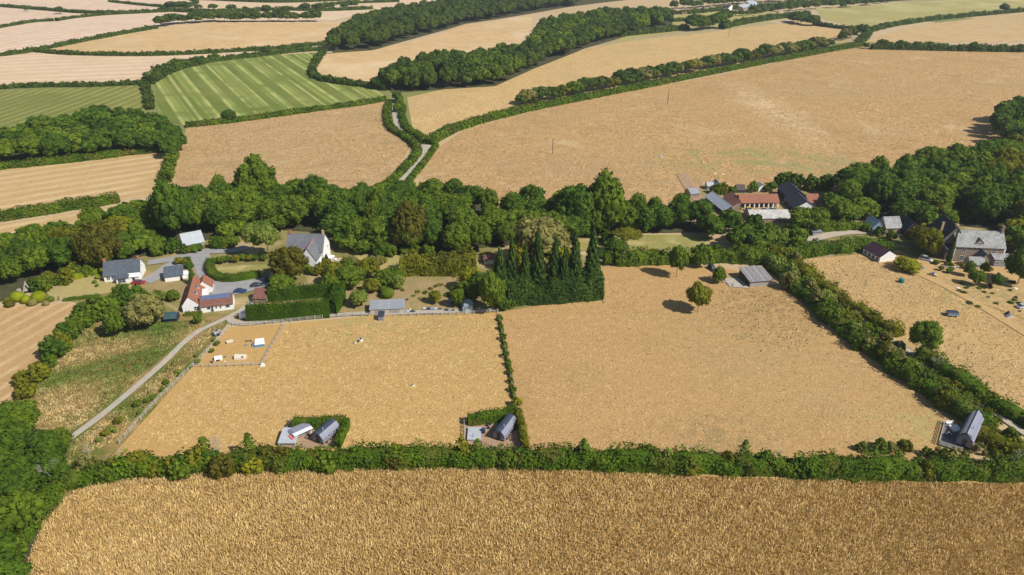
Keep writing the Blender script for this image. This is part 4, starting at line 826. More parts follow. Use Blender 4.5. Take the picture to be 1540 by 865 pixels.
t = thing('feed_bin', 319, 546, 'dark grey cone shaped bin near the white domed ark', 'bin'); MB().bar((0, 0, 0), (0, 0, .9), .4, .12, 8).build('drum', M['black_wood'], t); MB().bar((0, 0, .9), (0, 0, 1), .14, n=8).build('lid', M['pale_metal'], t)
t = thing('hay_rack', 346, 516, 'tan wooden hay rack in the top left of the paddock', 'hay rack', .5); MB().box(-.9, -.4, .3, .9, .4, .9).build('hopper', M['cream'], t); [MB().box(x, y, 0, x+.08, y+.08, .3).build('leg', M['dark_wood'], t) for x in (-.85, .77) for y in (-.35, .27)]
t = thing('jump_pole', 374, 514, 'short black jump pole on low stands in the paddock', 'jump', .1); MB().bar((-.9, 0, .3), (.9, 0, .3), .12, n=6).build('pole', M['black'], t); [MB().box(x-.08, -.25, 0, x+.08, .25, .2).build('stand', M['black'], t) for x in (-.8, .8)]
t = thing('jump_block', 371, 520, 'low blue-grey block below the black pole in the paddock', 'block', .1); MB().box(-.4, -.3, 0, .4, .3, .5).build('block', M['blue_metal'], t)
t = thing('jump_block', 338, 538, 'small dark green block right of the white domed ark', 'block'); MB().box(-.35, -.25, 0, .35, .25, .3).build('block', M['teal'], t)
tag(MB().poly([(0, 0, 0), (.6, -.1, 0), (.7, .5, 0), (.1, .6, 0), (.3, .2, .45)], [(0, 1, 4), (1, 2, 4), (2, 3, 4), (3, 0, 4), (3, 2, 1, 0)]).build('boulder', M['cream'], None, G(336, 545)), 'pale stone lying below the white domed ark', 'stone')
t = thing('water_bowser', 327, 504, 'grey wheeled water bowser in the long grass left of the paddock fence', 'bowser', 1.0); MB().bar((-1.2, 0, .95), (1.2, 0, .95), .62, n=12).build('tank', M['metal'], t); MB().bar((0, 0, 1.5), (0, 0, 1.7), .25, n=8).build('hatch', M['black'], t); [MB().bar((0, s-.1, .35), (0, s+.1, .35), .35, n=10).build('wheel', M['black'], t) for s in (-.7, .7)]
t = thing('concrete_block', 395, 551, 'white painted block at the near corner of the paddock fence', 'block'); MB().box(-.6, -.45, 0, .6, .45, .5).box(-.25, -.2, .51, .25, .2, 1.0).build('block', M['white'], t)
def tub(bx, by, label, r=.35, mat='white'):
    t = thing('feed_tub', bx, by, label, 'feed tub'); MB().bar((0, 0, 0), (0, 0, r*1.6), r*.8, r, 10).build('drum', M[mat], t); MB().bar((0, 0, r*1.6+.005), (0, 0, r*1.6+.03), r*.75, n=10).build('opening', M['black'], t)
tub(543, 514, 'larger white tub near the top of the left golden pasture', .62); tub(534, 517, 'smaller white tub just left of the larger one', .36); tub(621, 581, 'lone white tub in the middle of the left golden pasture', .36); tub(1146, 529, 'lone pale tub in the middle of the right golden pasture', .32, 'cream')
tub(1236, 493, 'left of two pale tubs beside the right hedge', .5, 'cream'); tub(1247, 492, 'right of two pale tubs beside the right hedge', .5, 'pale_metal'); tub(1069, 417, 'pale tub in front of the off-road car', .4, 'cream')
for i, (x, y, l) in enumerate(((1089, 425, 'left'), (1096, 428, 'middle'), (1102, 430, 'right'))): tag(MB().box(-1, -.3, 0, 1, .3, .3).box(-.7, -.5, .31, .9, .1, .5).build('timber_stack', M['grey_wood'], None, G(x, y), .5*i), 'weathered timber stack before the field barn, %s of three' % l, 'timber')
for i, (x, y, s, l) in enumerate(((1441, 435, .9, 'pale boulder in the scrubby garden grass, top left of the row'), (1486, 448, .8, 'brown log lying in the scrubby grass beneath the shrubs'), (1465, 449, .7, 'small pale rock on the worn path through the scrub'), (1500, 437, .5, 'tiny white rock under the orchard shrubs'), (1527, 435, .8, 'white rock near the right edge under the dark tree'), (994, 236, 1.2, 'grey trough standing far out in the brown field above the woods'), (1075, 262, 1.0, 'pale trough behind the farmyard, in the brown field'), (1086, 263, .8, 'small pale trough right of the other, behind the farmyard'))):
    P = [(math.cos(t)*s*(1+.2*math.sin(3*t+i)), math.sin(t)*s*.7, 0) for t in [k*math.pi/4 for k in range(8)]]; Q = [(a*.7, b*.7, s*.6+.1*math.sin(5*a)) for a, b, _ in P]
    tag(MB().poly(P+Q, [tuple(range(8, 16))]+[(k, (k+1) % 8, 8+(k+1) % 8, 8+k) for k in range(8)]).build('boulder', M[['white', 'dark_wood', 'grey_stone', 'white', 'white', 'pale_metal', 'cream', 'cream'][i]], None, G(x, y)), l, 'rock' if i < 5 else 'trough')
# stone arbour and clipped bushes on the left lawn
t = thing('garden_arbour', 42, 439, 'pointed stone arbour with dark opening at the left end of the lawn', 'arbour', .5)
MB().prism([(-1.6, 0), (-1.2, 0), (0, 3.0), (1.2, 0), (1.6, 0), (0, 3.9)], -.6, .6).build('arch', M['grey_stone'], t); MB().box(-2.8, -.3, 0, -1.61, .3, 1.6).build('wall', M['grey_stone'], t); MB().box(1.61, -.3, 0, 2.8, .3, 1.6).build('wall', M['grey_stone'], t); MB().prism([(-1.1, 0), (1.1, 0), (0, 2.9)], .3, .5).build('door', M['pale_wood'], t)
for x, y, wp, k, l in ((28, 452, 19, 'lime', 'golden clipped dome bush, leftmost of the big three on the left lawn'), (41, 455, 15, 'lime', 'golden clipped dome bush, middle and smallest of the big three on the left lawn'), (60, 453, 21, 'lime', 'golden clipped dome bush, rightmost of the big three on the left lawn'), (77, 453, 10, 'mid', 'little green clipped cone right of the golden domes'),
    (13, 456, 12, 'olive', 'loose olive bush left of the golden domes'), (16, 461, 14, 'brown', 'low brownish bush at the stubble edge under the domes'), (50, 459, 14, 'grey', 'silvery low bush under the right golden dome'), (70, 459, 10, 'grey', 'small silvery bush at the stubble edge'),
    (72, 436, 8, 'olive', 'small round bush at the end of the stone lined bed on the left lawn'), (583, 447, 20, 'mid', 'neat round green bush left of the kitchen garden'), (577, 440, 14, 'dark', 'dark bush touching the neat round bush')):
    shrub(x, y, wp*1.05, None, k, l, shape='ball')
t = thing('garden_person_scarecrow', 89, 452, 'small dark post on a stone plinth at the lawn edge', 'post'); MB().box(-.2, -.2, 0, .2, .2, .3).build('plinth', M['grey_stone'], t); MB().bar((0, 0, .31), (0, 0, 1.7), .14, .1, 8).build('post', M['black'], t)
t.name = 'garden_post'
t = thing('garden_bench', 154, 421, 'orange wooden bench at the left gable of the bungalow', 'bench'); MB().box(-1, -.3, .4, 1, .3, .5).build('seat', M['orange'], t); MB().box(-1, .25, .5, 1, .32, 1.1).build('backrest', M['pale_wood'], t); [MB().box(x, -.25, 0, x+.1, .2, .4).build('leg', M['pale_wood'], t) for x in (-.9, .8)]
b, L = house('summer_house', (248, 486), (266, 485), 'dark green roofed summer house under trees left of the track', 'shed'); block(b, 0, 0, L, 3.6, 1.6, 1.0, 'x', 'black_wood', 'green_glass', oh=.4)
b, L = house('tiled_lean_to', (382, 456), (402, 456), 'low red tiled roof behind the tall clipped hedge', 'shed'); block(b, 0, 0, L, 6, 1.8, 2.0, 'x', 'stone', 'brown_tile')
# kitchen garden bits
for i, (x, y, ln, l) in enumerate(((615, 470, 2.0, 'row of dark boxes right of the long shed'), (650, 466, 3.0, 'long dark cold frame in the kitchen garden'), (676, 468, 1.6, 'blue-grey barrow heap near the rounded shed'))):
    t = thing('cold_frame', x, y, l, 'cold frame', 0); MB().box(-ln, -.5, 0, ln, .5, .4).build('box', M['dark_wood'], t)
    for k in range(int(ln*1.6)): slab((-ln+k*1.2+.05, -.5, .42), (-ln+k*1.2+1.1, -.5, .42), (-ln+k*1.2+1.1, .5, .6), (-ln+k*1.2+.05, .5, .6), .04).build('lid', M[['blue_metal', 'pale_metal', 'glass'][(k+i) % 3]], t)
t = thing('water_butt', 617, 468, 'small white cone in the kitchen garden right of the long shed', 'cloche'); MB().bar((0, 0, 0), (0, 0, 1.1), .5, .05, 8).build('cone', M['white'], t)
t = thing('fruit_cage', 679, 455, 'dark blue netted frame among shrubs in the kitchen garden', 'frame', .4); MB().prism([(-1.5, 0), (1.5, 0), (0, 1.5)], -1, 1).build('net', M['navy_paint'], t); MB().bar((-1.5, -1.05, .05), (0, -1.05, 1.5), .06).bar((1.5, -1.05, .05), (0, -1.05, 1.5), .06).build('frame', M['pale_wood'], t)
# ------------------------------------------------------------------ fences
def fence(pts, label, sp=2.4, hh=1.25, rails=3, mat='fence', name='post_and_rail_fence', closed=False):
    P = [Vector(at(*p)) for p in pts]; c = P[0]; root = empty(name, (c.x, c.y, h(c.x, c.y)), 0, label, 'fence'); z0 = h(c.x, c.y); rs = random.Random(len(label))
    proto = {}; k = 0; rl = MB()
    for i in range(len(P)-1):
        d = P[i+1]-P[i]; n = max(1, round(d.length/sp)); a = math.atan2(d.y, d.x)
        pp = []
        for j in range(n+1):
            q = P[i]+d*j/n; z = h(q.x, q.y)-z0; pp.append((q.x-c.x, q.y-c.y, z))
            if j < n or i == len(P)-2:
                if 'p' not in proto: proto['p'] = MB().box(-.09, -.09, -.2, .09, .09, hh).mesh('post', M[mat])
                o = link('post', proto['p'], root, pp[-1], a); o.scale = (1, 1, rs.uniform(.95, 1.1)); k += 1
        for r in range(rails):
            zr = hh*(.95-r*.3); nx, ny = -math.sin(a)*.12, math.cos(a)*.12
            for (x0, y0, za), (x1, y1, zb) in zip(pp[:-1], pp[1:]):
                if rs.random() < .03: continue
                w_ = .05; Q = [(x0+nx, y0+ny, za+zr-w_), (x1+nx, y1+ny, zb+zr-w_), (x1+nx, y1+ny, zb+zr+w_), (x0+nx, y0+ny, za+zr+w_)]
                R2 = [(a_+nx*.35, b_+ny*.35, c_) for a_, b_, c_ in Q]; rl.poly(Q+R2, [(0, 1, 2, 3), (7, 6, 5, 4), (3, 2, 6, 7), (1, 0, 4, 5)])
    o = rl.build('rail', M[mat], root); tag(o, kind='stuff'); return root
fence([(180, 668), (234, 607), (291, 552), (330, 512), (350, 489)], 'long rail fence along the left pasture from the front hedge to the paddock')
fence([(291, 553), (342, 552), (392, 550)], 'rail fence along the near side of the small paddock')
fence([(395, 549), (412, 518), (428, 490)], 'rail fence on the right side of the small paddock')
fence([(350, 490), (400, 488), (450, 483), (520, 476), (556, 476)], 'rail fence between the garden track and the pasture')
fence([(580, 477), (640, 475), (700, 474), (748, 470)], 'rail fence in front of the kitchen garden')
fence([(749, 470), (756, 510), (766, 560), (775, 612), (785, 650), (791, 690)], 'wire and post fence between the two golden pastures', 3.0, 1.2, 2, 'grey_wood')
fence([(765, 459), (840, 455), (905, 448), (910, 456)], 'low fence under the conifer hedge at the pasture corner', 2.6, 1.1, 2, 'grey_wood')
fence([(437, 636), (428, 655), (420, 676)], 'short fence on the left of the left hedged plot', 1.5); fence([(526, 636), (519, 652), (512, 672)], 'short fence outside the right arm of the left hedged plot', 1.5, 1.0)
fence([(698, 634), (698, 650), (698, 672)], 'short fence on the left of the middle hedged plot', 1.5, 1.4)
fence([(1410, 402), (1430, 405), (1460, 404)], 'white picket fence before the stone house', 1.2, 1.0, 2, 'white', 'picket_fence')
for i, (x, y, tp, l) in enumerate(((831, 232, 209, 'wooden pole in the brown field, left and nearest of the three'), (1004, 157, 133, 'wooden pole in the brown field near the wooded hedge, middle of the three'), (1096, 54, 41, 'wooden pole in the golden strip, farthest of the three'))):
    t = thing('telegraph_pole', x, y, l, 'pole', 0, 'poles across the far fields'); hh = hgt(x, y, tp); MB().bar((0, 0, 0), (0, 0, hh), .2, .14, 7).build('shaft', M['dark_wood'], t); MB().bar((-.5, 0, hh-.4), (.5, 0, hh-.4), .07, n=4).build('crossarm', M['dark_wood'], t)

# ------------------------------------------------------------------ hedges, near to far
hedge([(-18, 935), (12, 850), (44, 795), (92, 738)], 5.0, 3.4, 'rough green hedge running off the lower left corner beside the wheat', 'hedge', .34, 5)
hedge([(98, 734), (160, 718), (250, 709), (350, 704), (420, 702)], 4.6, 3.8, 'left third of the tall front hedge, broken and mixed with scrub', 'hedge', .34, 6, .26)
hedge([(416, 703), (520, 698), (640, 696), (760, 697), (860, 699)], 5, 3.7, 'middle stretch of the tall front hedge below the two hedged plots', 'hedge', .34, 6, .2)
hedge([(856, 699), (980, 703), (1120, 708), (1260, 713), (1400, 715), (1600, 718), (1850, 724)], 5, 3.9, 'right stretch of the tall front hedge running to the right edge', 'hedge', .34, 6, .24)
hedge([(442, 645), (480, 643), (521, 641)], 2.6, 3.0, 'clipped hedge along the back of the left hedged plot', 'hedge', .22, 9, .08, True)
hedge([(523, 641), (517, 655), (508, 676)], 1.6, 2.6, 'clipped hedge on the right side of the left hedged plot', 'hedge', .22, 9, .08, True)
hedge([(704, 638), (740, 634), (777, 627)], 2.6, 3.0, 'clipped hedge along the back of the middle hedged plot', 'hedge', .22, 9, .1, True)
hedge([(779, 630), (785, 652), (791, 684)], 1.8, 3.4, 'narrow grey-green hedge on the right side of the middle hedged plot', 'olive', .22, 9, .12)
hedge([(374, 482), (430, 480), (497, 475)], 3.2, 5.6, 'tall dark clipped hedge, front side of the hedged square', 'clip', .26, 9, .03, True, seed=5)
bpy.data.objects  # (same square, other sides)
hedge([(500, 474), (508, 462), (514, 447)], 3.2, 5.8, 'tall dark clipped hedge, right side of the hedged square', 'clip', .26, 9, .03, True, seed=6)
hedge([(405, 452), (450, 448), (508, 444)], 3.0, 4.4, 'tall dark clipped hedge, back side of the hedged square', 'clip', .26, 9, .05, True, seed=7)
hedge([(764, 456), (800, 455), (860, 451), (903, 446)], 5.5, 7.0, 'thick dark conifer hedge at the corner of the right pasture', 'conifer', .36, 8, .16, False, seed=8)
hedge([(318, 396), (317, 408), (326, 420), (345, 423), (370, 420), (392, 416)], 3.2, 2.4, 'bright green clipped hedge curving round the yard', 'hedge', .24, 8, .05, True)
hedge([(47, 433), (90, 424), (130, 416), (158, 408)], 2.4, 2.0, 'long pale clipped hedge behind the left lawn', 'lime', .24, 7, .05, True)
hedge([(96, 453), (120, 450), (150, 447)], 1.4, 1.1, 'low clipped hedge on the near edge of the left lawn', 'hedge', .22, 7, .12)
hedge([(603, 412), (640, 411), (690, 410), (716, 409)], 7, 6.5, 'large yellow-green hedge behind the kitchen garden', 'olive', .42, 5, .2)
hedge([(278, 475), (290, 474), (304, 473)], 1.6, 1.3, 'low hedge against the front of the terracotta roofed house', 'hedge', .22, 8, .1)
# right double hedge
hedge([(1150, 388), (1174, 412), (1220, 456), (1268, 497), (1306, 526)], 6.5, 3.6, 'upper part of the scrubby hedge on the pasture side of the right hand lane', 'hedge', .36, 5, .34)
hedge([(1300, 522), (1350, 558), (1406, 596), (1450, 626), (1485, 652)], 6, 3.4, 'lower part of the scrubby hedge on the pasture side of the right hand lane', 'hedge', .34, 5, .34)
hedge([(1468, 655), (1500, 674), (1560, 700)], 5, 3.0, 'bushy end of the right hand hedge behind the steep roofed hut', 'olive', .34, 5, .34)
hedge([(1178, 386), (1230, 430), (1290, 470), (1348, 508)], 5.0, 3.0, 'upper part of the outer hedge along the right hand lane', 'olive', .36, 5, .34)
hedge([(1385, 536), (1436, 572), (1496, 612), (1580, 660)], 5, 3.0, 'lower part of the outer hedge along the right hand lane', 'hedge', .34, 5, .34)
hedge([(925, 397), (980, 396), (1040, 393), (1110, 393), (1150, 395)], 5, 4.2, 'rough hedge at the top of the right golden pasture', 'mid', .42, 5, .3)
hedge([(1170, 388), (1215, 382), (1270, 375), (1335, 372)], 7, 3.4, 'broad green hedge between the farm track and the right pasture', 'hedge', .4, 5, .2)
hedge([(1190, 350), (1240, 346), (1300, 344)], 5, 3.0, 'green hedge in front of the farmyard trees', 'mid', .45, 4, .2)
# lane hedges
hedge([(584, 158), (583, 180), (590, 196), (606, 206), (622, 218), (628, 232), (608, 256), (583, 280), (556, 292)], 4.2, 2.6, 'broad hedge on the left of the winding lane', 'hedge', .6, 2.6, .1)
hedge([(606, 160), (605, 176), (610, 192), (621, 202)], 4, 2.4, 'short hedge on the right of the upper lane', 'hedge', .6, 2.6, .14)
hedge([(622, 203), (630, 209), (640, 218)], 5, 3.2, 'hedge stub at the lane junction', 'hedge', .6, 2.6, .1)
hedge([(656, 220), (640, 244), (620, 268), (608, 290)], 3, 1.8, 'hedge on the right of the lower lane', 'hedge', .6, 2.6, .1)
hedge([(643, 218), (680, 198), (730, 182), (800, 165), (880, 149), (960, 133)], 7, 3.4, 'left half of the long sweeping hedge above the brown field', 'hedge', .65, 2.2, .1)
hedge([(955, 134), (1050, 115), (1140, 97), (1220, 82), (1290, 70)], 7, 3.4, 'right half of the long sweeping hedge above the brown field', 'hedge', .7, 2.0, .12)
hedge([(-40, 335), (0, 331), (60, 322), (120, 312), (180, 303)], 6, 3.6, 'hedge below the combed stubble field at the left', 'hedge', .5, 3, .12)
hedge([(-40, 262), (0, 254), (80, 246), (160, 237), (240, 226)], 6, 3.0, 'hedge between the left wood and the stubble field', 'hedge', .6, 2.6, .12)
hedge([(262, 232), (256, 252), (250, 275)], 5, 4, 'short upright hedge below the left wood corner', 'mid', .6, 2.6, .2)
hedge([(281, 191), (340, 185), (400, 177), (480, 166), (540, 158), (580, 151)], 5.5, 2.4, 'hedge below the striped green field', 'hedge', .8, 1.7, .12)
FAR = [([(-60, 139), (0, 134), (60, 131), (140, 130), (214, 127)], 4, 2.4, 'hedge above the left green field'), ([(217, 128), (222, 142), (226, 165)], 5, 2.6, 'hedge between the two green fields'),
 ([(225, 127), (240, 116), (262, 106), (300, 96)], 9, 5, 'bushy hedge at the top left of the striped field'), ([(300, 96), (345, 90), (400, 84), (440, 79), (486, 76)], 4, 3, 'thin hedge along the top of the striped field'),
 ([(486, 80), (476, 95), (470, 108), (476, 118), (500, 124), (560, 132), (582, 136)], 5, 3, 'hooked hedge on the right of the striped green field'),
 ([(-60, 96), (0, 85), (50, 78), (130, 62), (235, 43)], 5, 2.6, 'straight dark hedge climbing from the left edge through the pale fields'), ([(55, 78), (100, 82), (180, 84), (260, 83), (340, 79), (420, 74), (500, 66)], 4.5, 2.4, 'curved hedge under the distant barley field'),
 ([(-60, 50), (0, 42), (50, 34), (80, 32)], 4.5, 2.4, 'left piece of the broken hedge high on the left'), ([(86, 32), (110, 28), (160, 23), (215, 20), (300, 17), (345, 22)], 4.5, 2.4, 'right piece of the broken hedge high on the left'),
 ([(-60, 5), (0, 10), (60, 15), (125, 20), (180, 20), (250, 18)], 5, 2.6, 'long hedge near the top left corner'), ([(165, 3), (210, 8), (245, 11)], 4, 2.2, 'short hedge piece at the top left'),
 ([(245, 13), (285, 10), (296, 3), (285, 0)], 5, 3.2, 'hedge turning up at the top, right of the short piece'), ([(240, 17), (330, 20), (420, 16), (480, 17), (560, 14)], 5, 3.4, 'hedge along the valley at the top, left of the big wood'),
 ([(300, 0), (400, 4), (470, 3), (560, -2)], 6, 4, 'topmost hedge left of the big wood'), ([(470, 12), (520, 6), (600, 3)], 5, 3, 'slanting hedge left of the big wood'), ([(300, 24), (350, 18), (380, 19)], 5, 3, 'small hedge right of the high broken hedge'),
 ([(1302, 50), (1340, 40), (1400, 31), (1460, 25), (1560, 16)], 7, 3.4, 'hedge curving up to the right edge above the upper gold field'), ([(1310, 74), (1360, 75), (1450, 77), (1570, 79)], 6, 4, 'dark hedge along the bottom of the upper gold field'),
 ([(1290, 68), (1306, 52)], 7, 3.4, 'short hedge joining the two upper right hedges'), ([(1225, 38), (1260, 43), (1300, 47)], 6, 3, 'hedge under the yellow-green pasture'),
 ([(930, 55), (1000, 48), (1035, 44)], 7, 4, 'hedge at the right foot of the wood'), ([(1085, 44), (1120, 36), (1180, 27), (1215, 24)], 7, 4.5, 'hedge below the distant white farmhouse'), ([(1010, 33), (1060, 30), (1100, 22)], 5, 3, 'hedge in front of the distant farm'), ([(1010, 22), (1050, 20), (1110, 13)], 6, 4, 'hedge left of the distant white farmhouse'),
 ([(1130, 20), (1200, 10), (1290, 5), (1400, -3), (1560, -10)], 9, 7, 'high hedge along the top right of the picture')]
hedge([(751, 476), (757, 512), (766, 556), (774, 606)], .9, 1.0, 'thin scrappy hedge along the fence between the two golden pastures', 'mid', .25, 6, .5)
for pts, w_, hh, l in FAR: hedge(pts, w_, hh*1.15, l, 'far', 1.0, 1.3, .22)

# ------------------------------------------------------------------ single trees
ptree(1049, 469, 424, 38, 'olive', 'lone round golden green tree casting its shadow on the pasture', clear=.14)
ptree(1017, 417, 367, 30, 'mid', 'open crowned tree at the top edge of the right pasture, left of the barn', clear=.12)
ptree(1381, 542, 480, 48, 'mid', 'tall round tree standing out of the hedge along the right hand lane', clear=.30)
ptree(438, 424, 368, 60, 'brown', 'big bronze leaved tree in front of the tall white house', clear=.02)
ptree(385, 386, 334, 38, 'light', 'pale feathery tree with bare trunk left of the white house, left of the pair', clear=.34); ptree(405, 388, 335, 42, 'light', 'pale feathery tree with bare trunk, right of the pair beside the white house', clear=.32)
ptree(618, 375, 302, 60, 'brown', 'broad dark bronze tree in the middle of the wood belt', clear=.03)
ptree(815, 405, 322, 82, 'grey', 'large pale greyish tree behind the row of pointed conifers', clear=.05); ptree(790, 408, 352, 48, 'yellow', 'yellow-green tree behind the conifers, under the pale greyish tree', clear=.02); ptree(838, 412, 358, 40, 'yellow', 'yellowing tree between the pointed conifers')
ptree(390, 306, 232, 62, 'mid', 'tallest broad green tree standing above the left wood belt', clear=.05)
ptree(908, 352, 255, 66, 'mid', 'huge green tree rising above the wood belt near the brown field', clear=.04); ptree(866, 352, 272, 72, 'dark', 'broad tree touching the huge one on its left', clear=.03)
ptree(475, 322, 259, 50, 'dark', 'dark dense tree standing above the belt behind the white house', clear=.04); ptree(268, 362, 262, 58, 'dark', 'big dark tree at the left of the wood belt, below the swirled field', clear=.03)
ptree(157, 404, 328, 66, 'brown', 'large dark olive tree behind the white bungalow', clear=.03)
ptree(345, 183, 164, 24, 'dark', 'lone dark tree at the foot of the striped green field', clear=.05)
ptree(90, 21, 9, 14, 'far', 'lone tree on the long hedge at the top left'); ptree(41, 17, 9, 8, 'far', 'tiny tree left of the lone tree on the long hedge'); ptree(1509, 19, 4, 14, 'far', 'lone tree on the hedge near the top right edge'); ptree(400, 83, 68, 14, 'far', 'round tree at the top of the striped field hedge')
ptree(741, 470, 404, 42, 'mid', 'bushy tree at the corner between the two golden pastures', clear=.02); ptree(722, 450, 408, 36, 'dark', 'dark bushy tree behind the rounded shed'); ptree(708, 438, 400, 34, 'yellow', 'bright yellow-green tree right of the kitchen garden')
ptree(752, 440, 372, 40, 'conifer', 'dark fir left of the pointed conifer row', 'cone', .02)
ptree(541, 461, 436, 30, 'light', 'small pale round tree between the clipped hedge and the long shed', clear=.12); ptree(560, 440, 418, 30, 'olive', 'olive tree behind the small pale round tree', clear=.05); ptree(690, 462, 432, 22, 'mid', 'small green tree left of the rounded shed'); ptree(655, 456, 436, 20, 'olive', 'small olive fruit tree in the middle of the kitchen garden')
ptree(493, 405, 382, 16, 'conifer', 'small fir against the gable of the tall white house', 'cone', .04)
ptree(528, 432, 398, 46, 'mid', 'rounded tree behind the hedged square, right of the white house'); ptree(505, 428, 396, 36, 'olive', 'olive tree just right of the tall white house wing'); ptree(425, 444, 412, 44, 'mid', 'green tree growing inside the hedged square', clear=.08); ptree(556, 420, 386, 34, 'olive', 'loose olive tree on the lawn edge right of the white house')
ptree(500, 440, 412, 30, 'mid', 'low green tree behind the back side of the hedged square'); ptree(580, 432, 404, 30, 'mid', 'green tree at the left end of the big yellow-green hedge')
ptree(942, 372, 340, 46, 'olive', 'wind bent pine with flat crown at the edge of the lawn strip', 'wide', .35, name='pine_tree'); ptree(925, 384, 358, 36, 'dark', 'dark tree under the wind bent pine')
for i, (x, y, tp, wd) in enumerate(((770, 432, 358, 32), (790, 434, 366, 26), (808, 432, 345, 38), (834, 430, 355, 34), (848, 433, 370, 24), (863, 428, 349, 34), (889, 424, 344, 38))): ptree(x, y, tp, wd, 'conifer', 'dark pointed conifer in the row behind the thick hedge, number %s from the left' % ('one', 'two', 'three', 'four', 'five', 'six', 'seven')[i], 'cone', .02, 'row of pointed conifers')
ptree(1426, 396, 345, 10, 'conifer', 'narrow dark tree against the shaded side of the stone house', 'cone', .02)
ptree(1391, 386, 340, 36, 'olive', 'olive tree between the outbuilding and the stone house', clear=.04); ptree(1376, 372, 338, 34, 'brown', 'bronze tree behind the silver car'); ptree(1270, 332, 301, 50, 'mid', 'round bright tree right of the farmyard', clear=.02); ptree(1225, 347, 308, 40, 'mid', 'round tree before the black barn', clear=.02); ptree(1206, 346, 311, 46, 'mid', 'green tree hiding the lower end of the black barn')
ptree(1530, 428, 372, 46, 'dark', 'dense dark tree at the right of the stone house garden', clear=.05); ptree(1455, 416, 392, 16, 'mid', 'small tree before the left porch of the stone house'); ptree(1478, 412, 393, 13, 'mid', 'small tree before the middle of the stone house'); ptree(1497, 434, 410, 17, 'dark', 'small dark orchard tree below the stone house'); ptree(1466, 430, 405, 22, 'mid', 'leaning orchard tree below the small porch tree')
ptree(1362, 406, 388, 40, 'yellow', 'broad yellow-green bush beside the low white cottage', clear=0)
ptree(1080, 425, 400, 22, 'mid', 'bright bush right of the off-road car', clear=0); ptree(1052, 402, 378, 24, 'mid', 'round bush left of the off-road car', clear=0)
ptree(178, 505, 462, 34, 'mid', 'bright green tree in the thicket between the bungalow and the track', clear=.02); ptree(222, 492, 440, 60, 'grey', 'large blue-green tree in the thicket beside the terracotta house', clear=.02)
ptree(186, 452, 426, 26, 'mid', 'green bush below the red car', clear=0); ptree(291, 428, 400, 18, 'dark', 'dark columnar tree between garage and terracotta roof', 'cone', .02); ptree(262, 452, 436, 20, 'mid', 'green bush on the earth below the white garage', clear=0)
ptree(284, 404, 392, 14, 'dark', 'dark green shrub right of the white garage', clear=0); ptree(298, 488, 470, 12, 'mid', 'small upright bush before the terracotta house', clear=0)

# ------------------------------------------------------------------ woods
def beltname(px, py):
    for lim, t in ((120, 'in the wood at the left edge above the lawn'), (230, 'in the wood behind the white bungalow'), (330, 'in the wood round the pale roofed shed'), (450, 'in the wood above the parking yard'), (590, 'in the wood right behind the tall white house'), (720, 'in the wood behind the big yellow-green hedge'), (840, 'in the wood behind the pointed conifers'), (960, 'in the wood round the huge tree')):
        if px < lim: return t
    return 'in the wood left of the farmyard'
wood([(0, 388), (60, 372), (150, 352), (232, 326), (232, 372), (150, 404), (40, 424), (-30, 450), (-40, 400)], 7.8, (9, 13), (4.8, 6.6), ['dark', 'mid', 'mid', 'mid', 'dark', 'olive'], beltname, 3)
wood([(232, 326), (320, 305), (430, 300), (520, 318), (590, 322), (590, 378), (520, 372), (500, 352), (430, 340), (390, 352), (312, 350), (270, 348), (232, 372)], 7.8, (11, 14), (5.0, 7.0), ['dark', 'mid', 'dark', 'mid', 'mid'], beltname, 4)
wood([(590, 308), (680, 303), (760, 326), (800, 320), (860, 322), (930, 326), (925, 352), (860, 362), (760, 376), (700, 384), (590, 384)], 7.8, (10.5, 14), (5.0, 7.0), ['mid', 'mid', 'dark', 'mid', 'dark'], beltname, 5)
wood([(930, 330), (1045, 330), (1052, 350), (930, 353)], 6.5, (11, 13.5), (4.6, 5.6), ['mid', 'mid', 'dark'], beltname, 6)
wood([(1058, 350), (1090, 342), (1120, 345), (1150, 352), (1160, 375), (1120, 382), (1075, 372)], 6.5, (8, 10), (3.8, 4.8), ['dark', 'mid', 'dark'], lambda a, b: 'in the clump below the farmyard', 7)
wood([(1155, 352), (1190, 350), (1215, 360), (1210, 378), (1170, 382)], 6, (5, 7), (3, 4), ['mid', 'dark'], lambda a, b: 'in the small clump left of the tin shed', 8)
wood([(0, 228), (100, 198), (190, 190), (265, 212), (272, 228), (150, 234), (0, 250), (-60, 262), (-60, 240)], 8.6, (11, 14), (5.5, 7.2), ['dark', 'dark', 'mid'], lambda a, b: 'in left half of the upper left wood' if a < 130 else 'in right half of the upper left wood', 9)
wood([(1255, 300), (1350, 272), (1390, 268), (1390, 318), (1360, 322), (1310, 320), (1262, 318)], 8.6, (13, 16.5), (6.2, 8.2), ['dark', 'mid', 'mid', 'dark'], lambda a, b: 'in the wood right of the farmyard', 10)
wood([(1390, 268), (1480, 248), (1600, 240), (1620, 350), (1560, 358), (1530, 352), (1440, 330), (1390, 328)], 8.6, (13, 17), (6.2, 8.4), ['dark', 'mid', 'mid', 'olive'], lambda a, b: 'in the wood behind the stone house', 11)
wood([(1500, 180), (1620, 172), (1700, 300), (1600, 262), (1530, 238), (1496, 205)], 8.6, (13, 16), (5.5, 6.6), ['dark', 'dark', 'mid'], lambda a, b: 'in the clump at the upper right edge', 12)
wood([(575, 126), (650, 104), (735, 92), (800, 84), (800, 104), (745, 128), (680, 134), (588, 139)], 9.5, (12, 16), (5.5, 7), ['far', 'dark', 'far', 'mid'], lambda a, b: 'in the tongue of wood above the winding lane', 13)
